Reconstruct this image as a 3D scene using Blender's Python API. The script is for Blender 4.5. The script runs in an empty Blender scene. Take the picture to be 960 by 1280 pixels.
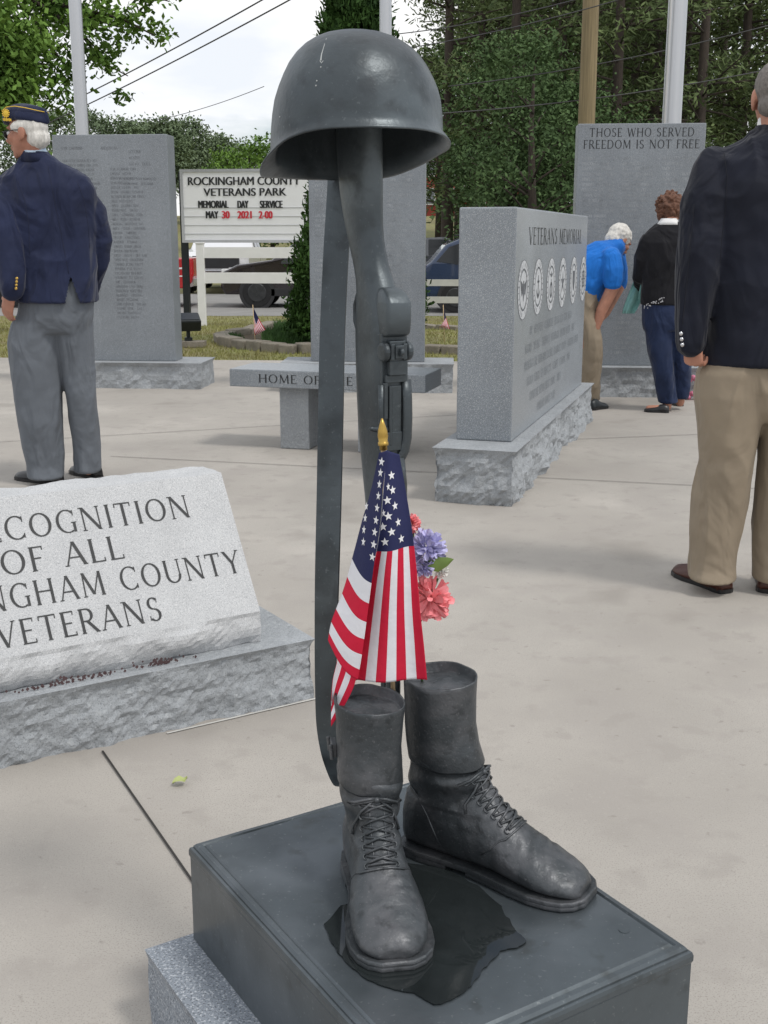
import bpy, bmesh, math, random
from mathutils import Vector, Matrix, noise
from mathutils.bvhtree import BVHTree
R = math.radians
sc = bpy.context.scene
COL = sc.collection
V = Vector
# ------------------------------------------------------------------ camera, sky, sun, exposure
FPX, PITCH, CAMH = 1450.0, R(13.27), 1.27          # focal length in pixels of the 960 x 1280 photograph
cd = bpy.data.cameras.new('camera'); cam = bpy.data.objects.new('camera', cd); COL.objects.link(cam)
cam.location = (0, 0, CAMH); cam.rotation_euler = (R(90) - PITCH, 0, 0)
cd.sensor_fit = 'VERTICAL'; cd.sensor_height = 24; cd.lens = FPX / 1280 * 24
cd.clip_start = .05; cd.clip_end = 2000
sc.camera = cam
SUN_EL, SUN_AZ = R(58), R(125)                      # azimuth from +Y towards +X
w = bpy.data.worlds.new('World'); sc.world = w; w.use_nodes = True
nt = w.node_tree; nt.nodes.clear()
def nn(t, ty, **k):
    n = t.nodes.new(ty)
    for a, b in k.items(): setattr(n, a, b)
    return n
sky = nn(nt, 'ShaderNodeTexSky', sky_type='NISHITA', sun_disc=False, sun_elevation=SUN_EL, sun_rotation=SUN_AZ)
bg1 = nn(nt, 'ShaderNodeBackground'); bg1.inputs[1].default_value = .1
nt.links.new(sky.outputs[0], bg1.inputs[0])
tc = nn(nt, 'ShaderNodeTexCoord'); mp = nn(nt, 'ShaderNodeMapping'); mp.inputs['Scale'].default_value = (1.6, 1.6, 5)
nt.links.new(tc.outputs['Generated'], mp.inputs[0])
ns = nn(nt, 'ShaderNodeTexNoise'); ns.inputs['Scale'].default_value = 1.7; ns.inputs['Detail'].default_value = 7; ns.inputs['Roughness'].default_value = .55
nt.links.new(mp.outputs[0], ns.inputs[0])
cr = nn(nt, 'ShaderNodeValToRGB'); cr.color_ramp.elements[0].position = .33; cr.color_ramp.elements[1].position = .47
nt.links.new(ns.outputs[0], cr.inputs[0])
ns2 = nn(nt, 'ShaderNodeTexNoise'); ns2.inputs['Scale'].default_value = 4.2; ns2.inputs['Detail'].default_value = 6
nt.links.new(mp.outputs[0], ns2.inputs[0])
cc = nn(nt, 'ShaderNodeValToRGB'); cc.color_ramp.elements[0].position = .36; cc.color_ramp.elements[0].color = (.82, .86, .92, 1)
cc.color_ramp.elements[1].position = .58; cc.color_ramp.elements[1].color = (1.0, 1.0, 1.0, 1)
nt.links.new(ns2.outputs[0], cc.inputs[0])
bg2 = nn(nt, 'ShaderNodeBackground'); bg2.inputs[1].default_value = 1.0
nt.links.new(cc.outputs[0], bg2.inputs[0])
mx = nn(nt, 'ShaderNodeMixShader'); wo = nn(nt, 'ShaderNodeOutputWorld')
nt.links.new(cr.outputs[0], mx.inputs[0]); nt.links.new(bg1.outputs[0], mx.inputs[1]); nt.links.new(bg2.outputs[0], mx.inputs[2])
nt.links.new(mx.outputs[0], wo.inputs[0])
sl = bpy.data.lights.new('sun', 'SUN'); sl.energy = 1.5; sl.angle = R(10); sl.color = (1, .96, .9)
so = bpy.data.objects.new('sun', sl); COL.objects.link(so); so.location = (0, 0, 30)
sd = V((math.sin(SUN_AZ) * math.cos(SUN_EL), math.cos(SUN_AZ) * math.cos(SUN_EL), math.sin(SUN_EL)))
so.rotation_euler = sd.to_track_quat('Z', 'Y').to_euler()
vs = sc.view_settings; vs.view_transform = 'Standard'; vs.look = 'None'; vs.exposure = .12; vs.gamma = 1; vs.use_curve_mapping = False
sc.cycles.max_bounces = 6; sc.cycles.transparent_max_bounces = 6

# ------------------------------------------------------------------ where a photo pixel meets a depth or a height
CP, SP = math.cos(PITCH), math.sin(PITCH)
def ray(u, v):
    x, y = (u - 480) / FPX, -(v - 640) / FPX
    return V((x, CP + y * SP, y * CP - SP))
def P(u, v, D):
    d = ray(u, v); t = D / d.y
    return V((d.x * t, D, CAMH + d.z * t))
def G(u, v, Z=0.0):
    d = ray(u, v); t = (Z - CAMH) / d.z
    return V((d.x * t, d.y * t, Z))
def depth(p): return p.y * CP - (p.z - CAMH) * SP
def mpp(p): return depth(p) / FPX
def pix(p):
    z = p.z - CAMH; d = depth(p)
    return 480 + FPX * p.x / d, 640 - FPX * (p.y * SP + z * CP) / d

# ------------------------------------------------------------------ materials
MATS = {}
def mat(name, c, rough=.7, metal=0, var=.25, scale=6, c2=None, bump=0, bscale=60, spec=.5, speck=None, coat=0, trans=0, stretch=None, bd=.02, sheen=0, crease=None):
    if name in MATS: return MATS[name]
    m = bpy.data.materials.new(name); m.use_nodes = True; t = m.node_tree; t.nodes.clear()
    out = nn(t, 'ShaderNodeOutputMaterial'); b = nn(t, 'ShaderNodeBsdfPrincipled')
    b.inputs['Metallic'].default_value = metal; b.inputs['Specular IOR Level'].default_value = spec
    b.inputs['Coat Weight'].default_value = coat; b.inputs['Transmission Weight'].default_value = trans
    tc = nn(t, 'ShaderNodeTexCoord'); vec = tc.outputs['Object']
    if stretch:
        mpn = nn(t, 'ShaderNodeMapping'); mpn.inputs['Scale'].default_value = stretch
        t.links.new(vec, mpn.inputs[0]); vec = mpn.outputs[0]
    n1 = nn(t, 'ShaderNodeTexNoise'); n1.inputs['Scale'].default_value = scale; n1.inputs['Detail'].default_value = 8; n1.inputs['Roughness'].default_value = .6
    t.links.new(vec, n1.inputs[0])
    r = nn(t, 'ShaderNodeValToRGB'); r.color_ramp.elements[0].position = .3; r.color_ramp.elements[1].position = .7
    c2 = c2 or tuple(x * (1 - var) for x in c)
    r.color_ramp.elements[0].color = (*c2, 1); r.color_ramp.elements[1].color = (*(min(1, x * (1 + var * .5)) for x in c), 1)
    t.links.new(n1.outputs[0], r.inputs[0]); col = r.outputs[0]
    def layer(sc_, p0, p1, cA, fac):
        nonlocal col
        q = nn(t, 'ShaderNodeTexNoise'); q.inputs['Scale'].default_value = sc_; q.inputs['Detail'].default_value = 3
        t.links.new(tc.outputs['Object'], q.inputs[0])
        rr = nn(t, 'ShaderNodeValToRGB'); rr.color_ramp.elements[0].position = p0; rr.color_ramp.elements[1].position = p1
        rr.color_ramp.elements[0].color = (fac, fac, fac, 1); rr.color_ramp.elements[1].color = (0, 0, 0, 1)
        t.links.new(q.outputs[0], rr.inputs[0])
        mm = nn(t, 'ShaderNodeMix', data_type='RGBA'); mm.inputs[7].default_value = (*cA, 1)
        t.links.new(rr.outputs[0], mm.inputs[0]); t.links.new(col, mm.inputs[6]); col = mm.outputs[2]
    for s in (speck or []): layer(*s)
    t.links.new(col, b.inputs['Base Color'])
    rm = nn(t, 'ShaderNodeMapRange'); rm.inputs[3].default_value = max(.02, rough - .1); rm.inputs[4].default_value = min(1, rough + .1)
    if rough < .1: rm.inputs[3].default_value = rm.inputs[4].default_value = rough
    t.links.new(n1.outputs[0], rm.inputs[0]); t.links.new(rm.outputs[0], b.inputs['Roughness'])
    if sheen: b.inputs['Sheen Weight'].default_value = sheen; b.inputs['Sheen Roughness'].default_value = .45
    bnode = None
    if crease:
        st_, sc_, bd_, sq = crease
        m3 = nn(t, 'ShaderNodeMapping'); m3.inputs['Scale'].default_value = sq; m3.inputs['Rotation'].default_value = (.3, .5, .2); t.links.new(tc.outputs['Object'], m3.inputs[0])
        n3 = nn(t, 'ShaderNodeTexNoise'); n3.inputs['Scale'].default_value = sc_; n3.inputs['Detail'].default_value = 2.5; n3.inputs['Distortion'].default_value = 1.2; t.links.new(m3.outputs[0], n3.inputs[0])
        bnode = nn(t, 'ShaderNodeBump'); bnode.inputs['Strength'].default_value = st_; bnode.inputs['Distance'].default_value = bd_; t.links.new(n3.outputs[0], bnode.inputs['Height']); t.links.new(bnode.outputs[0], b.inputs['Normal'])
    if bump:
        n2 = nn(t, 'ShaderNodeTexNoise'); n2.inputs['Scale'].default_value = bscale; n2.inputs['Detail'].default_value = 6
        t.links.new(vec if stretch else tc.outputs['Object'], n2.inputs[0])
        bp = nn(t, 'ShaderNodeBump'); bp.inputs['Strength'].default_value = bump; bp.inputs['Distance'].default_value = bd
        t.links.new(n2.outputs[0], bp.inputs['Height'])
        if bnode: t.links.new(bnode.outputs[0], bp.inputs['Normal'])
        t.links.new(bp.outputs[0], b.inputs['Normal'])
    t.links.new(b.outputs[0], out.inputs[0]); MATS[name] = m
    return m
GSP = [(420, .40, .46, (.10, .105, .115), .75), (260, .36, .44, (.62, .63, .64), .6)]
M_conc = mat('concrete', (.425, .398, .362), .85, 0, .2, 1.0, speck=[(300, .36, .45, (.20, .18, .16), .6), (.75, .40, .52, (.34, .315, .285), .6), (2.6, .36, .48, (.33, .305, .28), .5), (1.6, .28, .37, (.25, .23, .205), .55), (9, .34, .44, (.31, .285, .26), .45), (90, .3, .38, (.46, .43, .39), .25), (30, .28, .33, (.22, .2, .18), .45)], bump=.25, bscale=220, bd=.004)
M_granL = mat('light_granite', (.50, .51, .52), .75, 0, .1, 9, speck=[(430, .38, .46, (.19, .195, .21), .6), (260, .36, .46, (.68, .68, .68), .5)], bump=.3, bscale=300, bd=.003)
M_granR = mat('rough_granite', (.34, .36, .38), .85, 0, .16, 5, speck=[(330, .36, .46, (.12, .13, .14), .6), (60, .34, .40, (.5, .52, .53), .35)], bump=.8, bscale=45, bd=.012)
M_gran = mat('grey_granite', (.275, .305, .335), .34, 0, .2, 1.6, speck=GSP)
M_granD = mat('pedestal_granite', (.25, .28, .32), .6, 0, .15, 10, speck=[(300, .38, .47, (.08, .09, .11), .8), (220, .36, .44, (.55, .58, .62), .7)])
M_granB = mat('blue_grey_granite', (.24, .265, .29), .36, 0, .22, 1.8, speck=[(380, .42, .5, (.07, .075, .085), .65), (240, .36, .44, (.45, .46, .48), .5)])
M_frost = mat('frosted_granite', (.5, .52, .54), .8, 0, .15, 40)
M_ink = mat('letter_black', (.018, .02, .022), .6, 0, .2, 30)
M_ink2 = mat('letter_grey', (.125, .135, .15), .7, 0, .5, 25)
M_ink3 = mat('letter_pale', (.40, .42, .44), .7, 0, .5, 12, c2=(.12, .13, .14))
M_ink4 = mat('letter_faint', (.232, .257, .283), .7, 0, .3, 8)
BR = [(4, .38, .54, (.125, .148, .162), .8), (11, .33, .46, (.03, .036, .04), .7), (26, .3, .42, (.04, .045, .05), .5), (170, .3, .36, (.17, .19, .2), .3)]
M_bron = mat('bronze', (.066, .079, .088), .40, .5, .35, 3.5, speck=BR, bump=.18, bscale=90, bd=.004)
M_bronP = mat('bronze_plinth', (.088, .105, .117), .34, .5, .35, 4, speck=[(6, .36, .54, (.125, .143, .158), .85), (20, .28, .42, (.045, .05, .05), .6), (150, .29, .35, (.22, .24, .25), .4)], bump=.12, bscale=60, bd=.003)
M_bronB = mat('bronze_boot', (.060, .068, .075), .43, .45, .3, 8, speck=[(14, .38, .54, (.118, .121, .130), .75), (45, .3, .42, (.03, .034, .037), .6), (260, .3, .38, (.2, .2, .21), .35)], bump=.35, bscale=130, bd=.003)
M_bronD = mat('bronze_dark', (.025, .029, .032), .5, .3, .3, 9, bump=.2, bscale=60, bd=.004)
M_water = mat('water', (.018, .022, .023), .03, 0, .3, 9, spec=.5)
M_navy = mat('navy_wool', (.0165, .0225, .057), .8, 0, .25, 5, bump=.35, bscale=700, bd=.002, spec=.25, sheen=0.1, crease=(.9, 5.5, .07, (1, 1, .5)))
M_navyD = mat('dark_navy_wool', (.010, .012, .022), .8, 0, .25, 5, bump=.35, bscale=700, bd=.002, spec=.25, sheen=0.1, crease=(.9, 5.5, .07, (1, 1, .5)))
M_navyS = mat('navy_seam', (.013, .017, .04), .9, 0, .1)
M_navyDS = mat('dark_navy_seam', (.007, .008, .015), .9, 0, .1)
M_greyT = mat('grey_trousers', (.135, .15, .172), .8, 0, .15, 5, bump=.2, bscale=600, bd=.002, spec=.25, sheen=0.06, crease=(.8, 5.5, .06, (1, 1, .5)))
M_khaki = mat('khaki_trousers', (.275, .225, .165), .8, 0, .12, 5, bump=.2, bscale=600, bd=.002, spec=.25, sheen=0.06, crease=(.8, 5.5, .06, (1, 1, .5)))
M_denim = mat('navy_trousers', (.018, .03, .075), .8, 0, .25, 6, bump=.2, bscale=500, bd=.002, spec=.25, sheen=0.1, crease=(.9, 5.5, .07, (1, 1, .5)))
M_black = mat('black_knit', (.012, .012, .015), .85, 0, .25, 8, bump=.3, bscale=400, bd=.002, spec=.2, sheen=0.1, crease=(.9, 5.5, .07, (1, 1, .5)))
M_blue = mat('blue_shirt', (.012, .16, .58), .75, 0, .2, 6, spec=.25, sheen=0.06, crease=(.8, 5.5, .06, (1, 1, .5)))
M_teal = mat('teal_cloth', (.30, .60, .57), .8, 0, .15, 6, spec=.25)
M_skin = mat('skin', (.46, .22, .15), .5, 0, .18, 22, spec=.4)
M_skin2 = mat('tanned_skin', (.40, .185, .125), .5, 0, .2, 22, spec=.4)
M_white = mat('white_hair', (.66, .64, .60), .75, 0, .3, 60, stretch=(1, 1, .3), bump=.6, bscale=160, bd=.004)
M_grey = mat('grey_hair', (.20, .18, .165), .75, 0, .35, 80, bump=.6, bscale=260, bd=.003)
M_brown = mat('brown_hair', (.13, .055, .03), .7, 0, .4, 40, bump=.6, bscale=120, bd=.006)
M_shirt = mat('pale_shirt', (.52, .64, .78), .8, 0, .05)
M_shirtW = mat('white_shirt', (.78, .78, .78), .8, 0, .05)
M_shoe = mat('black_leather', (.012, .012, .014), .35, 0, .2)
M_shoeB = mat('brown_leather', (.075, .026, .018), .38, 0, .3, 12)
M_gold = mat('gold_metal', (.55, .36, .09), .38, .8, .2, 30)
M_yel = mat('yellow_trim', (.72, .48, .05), .6, 0, .1)
M_wood = mat('pale_wood', (.62, .46, .27), .6, 0, .15, 8, stretch=(30, 30, 2))
M_alu = mat('aluminium', (.52, .53, .55), .36, .75, .08, 2, stretch=(8, 8, .3))
M_pole = mat('weathered_pole', (.255, .20, .115), .9, 0, .35, 3, stretch=(10, 10, .4), bump=.4, bscale=30)
M_wire = mat('wire', (.06, .06, .065), .6)
M_vinyl = mat('white_vinyl', (.80, .80, .80), .5, 0, .05)
M_sign = mat('sign_white', (.82, .83, .85), .35, 0, .05, 2)
M_dark = mat('dark_metal', (.02, .025, .028), .4, .3)
M_red = mat('red_letters', (.62, .03, .05), .5, 0, .05)
M_grass = mat('grass', (.21, .215, .07), .9, 0, .35, 2.2, c2=(.17, .15, .07), speck=[(.5, .42, .55, (.23, .19, .09), .7), (40, .36, .45, (.11, .14, .04), .6)])
M_blade = mat('grass_blade', (.22, .24, .07), .8, 0, .4, 1.1, c2=(.25, .21, .09))
M_bed = mat('bed_green', (.045, .11, .022), .8, 0, .4, 8)
M_asph = mat('asphalt', (.27, .265, .255), .9, 0, .15, 2, speck=[(200, .4, .48, (.16, .16, .16), .5)])
M_paver = mat('edging_stone', (.24, .215, .175), .9, 0, .3, 7, bump=.5, bscale=40)
M_bark = mat('bark', (.065, .05, .04), .95, 0, .4, 4, stretch=(8, 8, 1), bump=.6, bscale=20)
M_needle = mat('pine_needles', (.14, .18, .072), .8, 0, .5, .9, c2=(.06, .088, .042), spec=.12)
M_leafD = mat('dark_leaves', (.085, .135, .052), .75, 0, .5, 1.2, c2=(.038, .068, .028), spec=.12)
M_leafL = mat('fresh_leaves', (.13, .22, .04), .7, 0, .5, 1.3, c2=(.05, .105, .025), spec=.12)
M_leafF = mat('far_leaves', (.17, .225, .125), .85, 0, .35, .5, c2=(.105, .14, .09), spec=.12)  # distance haze put into the leaf colour, paler and greyer green
M_arb = mat('arborvitae_leaves', (.048, .098, .022), .75, 0, .5, 2.5, c2=(.012, .030, .010), spec=.12)
M_brick = mat('red_brick', (.33, .06, .045), .85, 0, .2, 3)
M_roof = mat('roof_shingle', (.16, .16, .16), .9)
M_glass = mat('dark_glass', (.008, .01, .012), .06, 0, .1)
M_tyre = mat('tyre', (.012, .012, .013), .8)
M_rim = mat('rim', (.06, .062, .065), .4, .6)
M_carR = mat('red_paint', (.42, .012, .018), .3, 0, .08, 1, coat=.6)
M_carW = mat('white_paint', (.72, .73, .75), .3, 0, .04, 1, coat=.6)
M_carB = mat('blue_paint', (.012, .030, .078), .25, .2, .08, 1, coat=.8)
M_carK = mat('maroon_paint', (.018, .012, .015), .25, .2, .08, 1, coat=.8)
M_carG = mat('grey_paint', (.10, .105, .115), .3, .3, .08, 1, coat=.6)
M_trim = mat('black_trim', (.02, .02, .022), .6)
M_chrome = mat('chrome', (.6, .6, .62), .15, 1, .05)
M_lampR = mat('lamp_red', (.4, .01, .01), .2)
M_lampW = mat('lamp_clear', (.75, .75, .75), .1)
M_pink = mat('pink_petal', (.88, .36, .37), .75, 0, .3, 40, c2=(.82, .22, .25))
M_lav = mat('lavender_petal', (.56, .54, .82), .7, 0, .3, 40)
M_wpet = mat('white_petal', (.8, .78, .74), .7, 0, .05)
M_leaf = mat('leaf_green', (.17, .26, .06), .6, 0, .3, 20)
M_leafdry = mat('fallen_leaf', (.42, .47, .18), .7, 0, .2, 30)
M_stem = mat('stem_green', (.05, .13, .03), .6)
M_stain = mat('stain_red', (.10, .06, .062), .9, 0, .3, 30)
M_star = mat('star_white', (.78, .78, .8), .8, 0, .02)
M_caulk = mat('joint_dark', (.035, .032, .03), .9)
M_caulkL = mat('joint_pale', (.6, .59, .56), .9)
M_wreath = mat('wreath_pink', (.6, .2, .3), .8, 0, .4, 60)

def flag_material():
    m = bpy.data.materials.new('flag_cloth'); m.use_nodes = True; t = m.node_tree; b = t.nodes['Principled BSDF']
    b.inputs['Roughness'].default_value = .75; b.inputs['Specular IOR Level'].default_value = .25
    uv = nn(t, 'ShaderNodeUVMap'); sp = nn(t, 'ShaderNodeSeparateXYZ'); t.links.new(uv.outputs[0], sp.inputs[0])
    def mth(op, a, bb):
        n = nn(t, 'ShaderNodeMath', operation=op)
        for i, q in enumerate((a, bb)):
            if isinstance(q, (int, float)): n.inputs[i].default_value = q
            else: t.links.new(q, n.inputs[i])
        return n.outputs[0]
    st = mth('LESS_THAN', mth('MODULO', mth('MULTIPLY', sp.outputs[1], 13), 2), 1)      # 1 on red stripes
    ct = mth('MULTIPLY', mth('LESS_THAN', sp.outputs[0], .4), mth('LESS_THAN', sp.outputs[1], 7 / 13))
    a = nn(t, 'ShaderNodeMix', data_type='RGBA'); a.inputs[6].default_value = (.72, .72, .76, 1); a.inputs[7].default_value = (.56, .014, .045, 1)
    t.links.new(st, a.inputs[0])
    nz_ = nn(t, 'ShaderNodeTexNoise'); nz_.inputs['Scale'].default_value = 38; nz_.inputs['Detail'].default_value = 5; tcc = nn(t, 'ShaderNodeTexCoord'); t.links.new(tcc.outputs['Object'], nz_.inputs[0])
    bq = nn(t, 'ShaderNodeBump'); bq.inputs['Strength'].default_value = .35; bq.inputs['Distance'].default_value = .006; t.links.new(nz_.outputs[0], bq.inputs['Height']); t.links.new(bq.outputs[0], b.inputs['Normal'])
    c = nn(t, 'ShaderNodeMix', data_type='RGBA'); c.inputs[7].default_value = (.022, .026, .085, 1)
    t.links.new(ct, c.inputs[0]); t.links.new(a.outputs[2], c.inputs[6]); t.links.new(c.outputs[2], b.inputs['Base Color'])
    return m
M_flag = flag_material()

# ------------------------------------------------------------------ objects, parts and mesh helpers
def wloc(o):
    l = V((0, 0, 0))
    while o: l = l + o.location; o = o.parent
    return l
def tag(o, label, cat, group=None):
    o['label'] = label; o['category'] = cat
    if group: o['group'] = group
    return o
def thing(name, label, cat, loc=(0, 0, 0), group=None):
    o = bpy.data.objects.new(name, None); COL.objects.link(o); o.location = loc; o.empty_display_size = .1
    return tag(o, label, cat, group)
def link(name, me, m, parent=None, base=None, smooth=False, bevel=0, label=None):
    """mesh given in world coordinates; it is moved so that its origin sits on base (or on its parent)"""
    o = bpy.data.objects.new(name, me); COL.objects.link(o)
    ms = m if isinstance(m, (list, tuple)) else [m]
    if not me.materials:
        for q in ms: me.materials.append(q)
    if parent is not None:
        me.transform(Matrix.Translation(-wloc(parent))); o.parent = parent
    elif base is not None:
        me.transform(Matrix.Translation(-V(base))); o.location = base
    if smooth: me.polygons.foreach_set('use_smooth', [True] * len(me.polygons))
    if bevel:
        b = o.modifiers.new('bevel', 'BEVEL'); b.width = bevel; b.segments = 2; b.limit_method = 'ANGLE'
    if label: o['label'] = label
    return o
def structure(o): o['kind'] = 'structure'; return o

class MB:
    def __init__(s): s.v = []; s.f = []; s.mi = []; s.uv = None
    def add(s, vs, fs, mi=0):
        n = len(s.v); s.v += [V(q) for q in vs]; s.f += [tuple(i + n for i in f) for f in fs]; s.mi += [mi] * len(fs)
    def box(s, c, d, ax=None, mi=0):
        c = V(c); X, Y, Z = ax or (V((1, 0, 0)), V((0, 1, 0)), V((0, 0, 1)))
        vs = [c + X * (d[0] / 2 * i) + Y * (d[1] / 2 * j) + Z * (d[2] / 2 * k) for i in (-1, 1) for j in (-1, 1) for k in (-1, 1)]
        s.add(vs, [(0, 1, 3, 2), (4, 6, 7, 5), (0, 4, 5, 1), (2, 3, 7, 6), (0, 2, 6, 4), (1, 5, 7, 3)], mi)
    def loft(s, rings, cap=True, closed=True, mi=0):
        n = len(rings[0]); vs = [p for r in rings for p in r]; fs = []
        for i in range(len(rings) - 1):
            for j in range(n if closed else n - 1):
                a, b = i * n + j, i * n + (j + 1) % n
                fs.append((a, b, b + n, a + n))
        if cap:
            fs.append(tuple(range(n))[::-1]); fs.append(tuple(range((len(rings) - 1) * n, len(rings) * n)))
        s.add(vs, fs, mi)
    def tube(s, pts, rad, n=10, side=None, round_=False, mi=0):
        pts = [V(p) for p in pts]
        if not isinstance(rad, (list, tuple)): rad = [rad] * len(pts)
        rad = [(r, r) if not isinstance(r, (list, tuple)) else r for r in rad]
        rings = []; ref = V(side) if side is not None else None
        if round_:
            d0 = (pts[0] - pts[1]).normalized(); d1 = (pts[-1] - pts[-2]).normalized()
            a, b = rad[0], rad[-1]; ra, rb = min(a), min(b)
            pts = [pts[0] + d0 * ra * .95, pts[0] + d0 * ra * .6] + pts + [pts[-1] + d1 * rb * .6, pts[-1] + d1 * rb * .95]
            k = lambda r, q: (r[0] * q, r[1] * q)
            rad = [k(a, .3), k(a, .8)] + rad + [k(b, .8), k(b, .3)]
        for i, p in enumerate(pts):
            t = (pts[min(i + 1, len(pts) - 1)] - pts[max(i - 1, 0)]).normalized()
            if ref is None: ref = t.orthogonal()
            x = ref - t * ref.dot(t)
            x = x.normalized() if x.length > 1e-6 else t.orthogonal().normalized()
            if side is None: ref = x
            y = t.cross(x)
            rings.append([p + x * (rad[i][0] * math.cos(2 * math.pi * j / n)) + y * (rad[i][1] * math.sin(2 * math.pi * j / n)) for j in range(n)])
        s.loft(rings, mi=mi)
    def ball(s, c, r, ax=None, n=14, m=9, mi=0):
        c = V(c); r = (r, r, r) if not isinstance(r, (list, tuple)) else r
        X, Y, Z = ax or (V((1, 0, 0)), V((0, 1, 0)), V((0, 0, 1)))
        rings = []
        for i in range(m + 1):
            a = -math.pi / 2 + math.pi * (i * .98 + .01 * m) / m
            rings.append([c + X * (r[0] * math.cos(a) * math.cos(2 * math.pi * j / n)) + Y * (r[1] * math.cos(a) * math.sin(2 * math.pi * j / n)) + Z * (r[2] * math.sin(a)) for j in range(n)])
        s.loft(rings, mi=mi)
    def prism(s, poly, nrm, th, mi=0):
        n = len(poly); a = [V(p) for p in poly]; b = [p + V(nrm) * th for p in a]
        s.add(a + b, [tuple(range(n))[::-1], tuple(range(n, 2 * n))] + [(i, (i + 1) % n, (i + 1) % n + n, i + n) for i in range(n)], mi)
    def mesh(s, name='m'):
        me = bpy.data.meshes.new(name); me.from_pydata([tuple(p) for p in s.v], [], s.f)
        if any(s.mi): me.polygons.foreach_set('material_index', s.mi)
        me.update(); return me
    def build(s, name, m, parent=None, fix=True, **k):
        me = s.mesh(name)
        if fix:
            bm = bmesh.new(); bm.from_mesh(me); bmesh.ops.recalc_face_normals(bm, faces=bm.faces); bm.to_mesh(me); bm.free()
        return link(name, me, m, parent, **k)
    def fused(s, voxel, smooth=4, disp=None, cut=None):
        """one continuous skin over all the pieces; disp(co, normal) -> offset"""
        me = s.mesh(); bm = bmesh.new(); bm.from_mesh(me); bmesh.ops.recalc_face_normals(bm, faces=bm.faces); bm.to_mesh(me); bm.free()
        o = bpy.data.objects.new('tmp', me); COL.objects.link(o)
        r = o.modifiers.new('r', 'REMESH'); r.mode = 'VOXEL'; r.voxel_size = voxel
        q = o.modifiers.new('s', 'SMOOTH'); q.iterations = smooth; q.factor = .5
        dg = bpy.context.evaluated_depsgraph_get(); dg.update()
        m2 = bpy.data.meshes.new_from_object(o.evaluated_get(dg)); bpy.data.objects.remove(o)
        if disp:
            nr = [v.normal.copy() for v in m2.vertices]
            for v, nv in zip(m2.vertices, nr): v.co = v.co + disp(v.co, nv)
        if cut:
            bm = bmesh.new(); bm.from_mesh(m2)
            bmesh.ops.delete(bm, geom=[f for f in bm.faces if cut(f.calc_center_median())], context='FACES'); bm.to_mesh(m2); bm.free()
        m2.polygons.foreach_set('use_smooth', [True] * len(m2.polygons))
        return m2
def nz(p, s, seed=0): return noise.noise(V(p) * s + V((seed * 7.3, seed * 3.1, seed * 5.7)))

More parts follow.
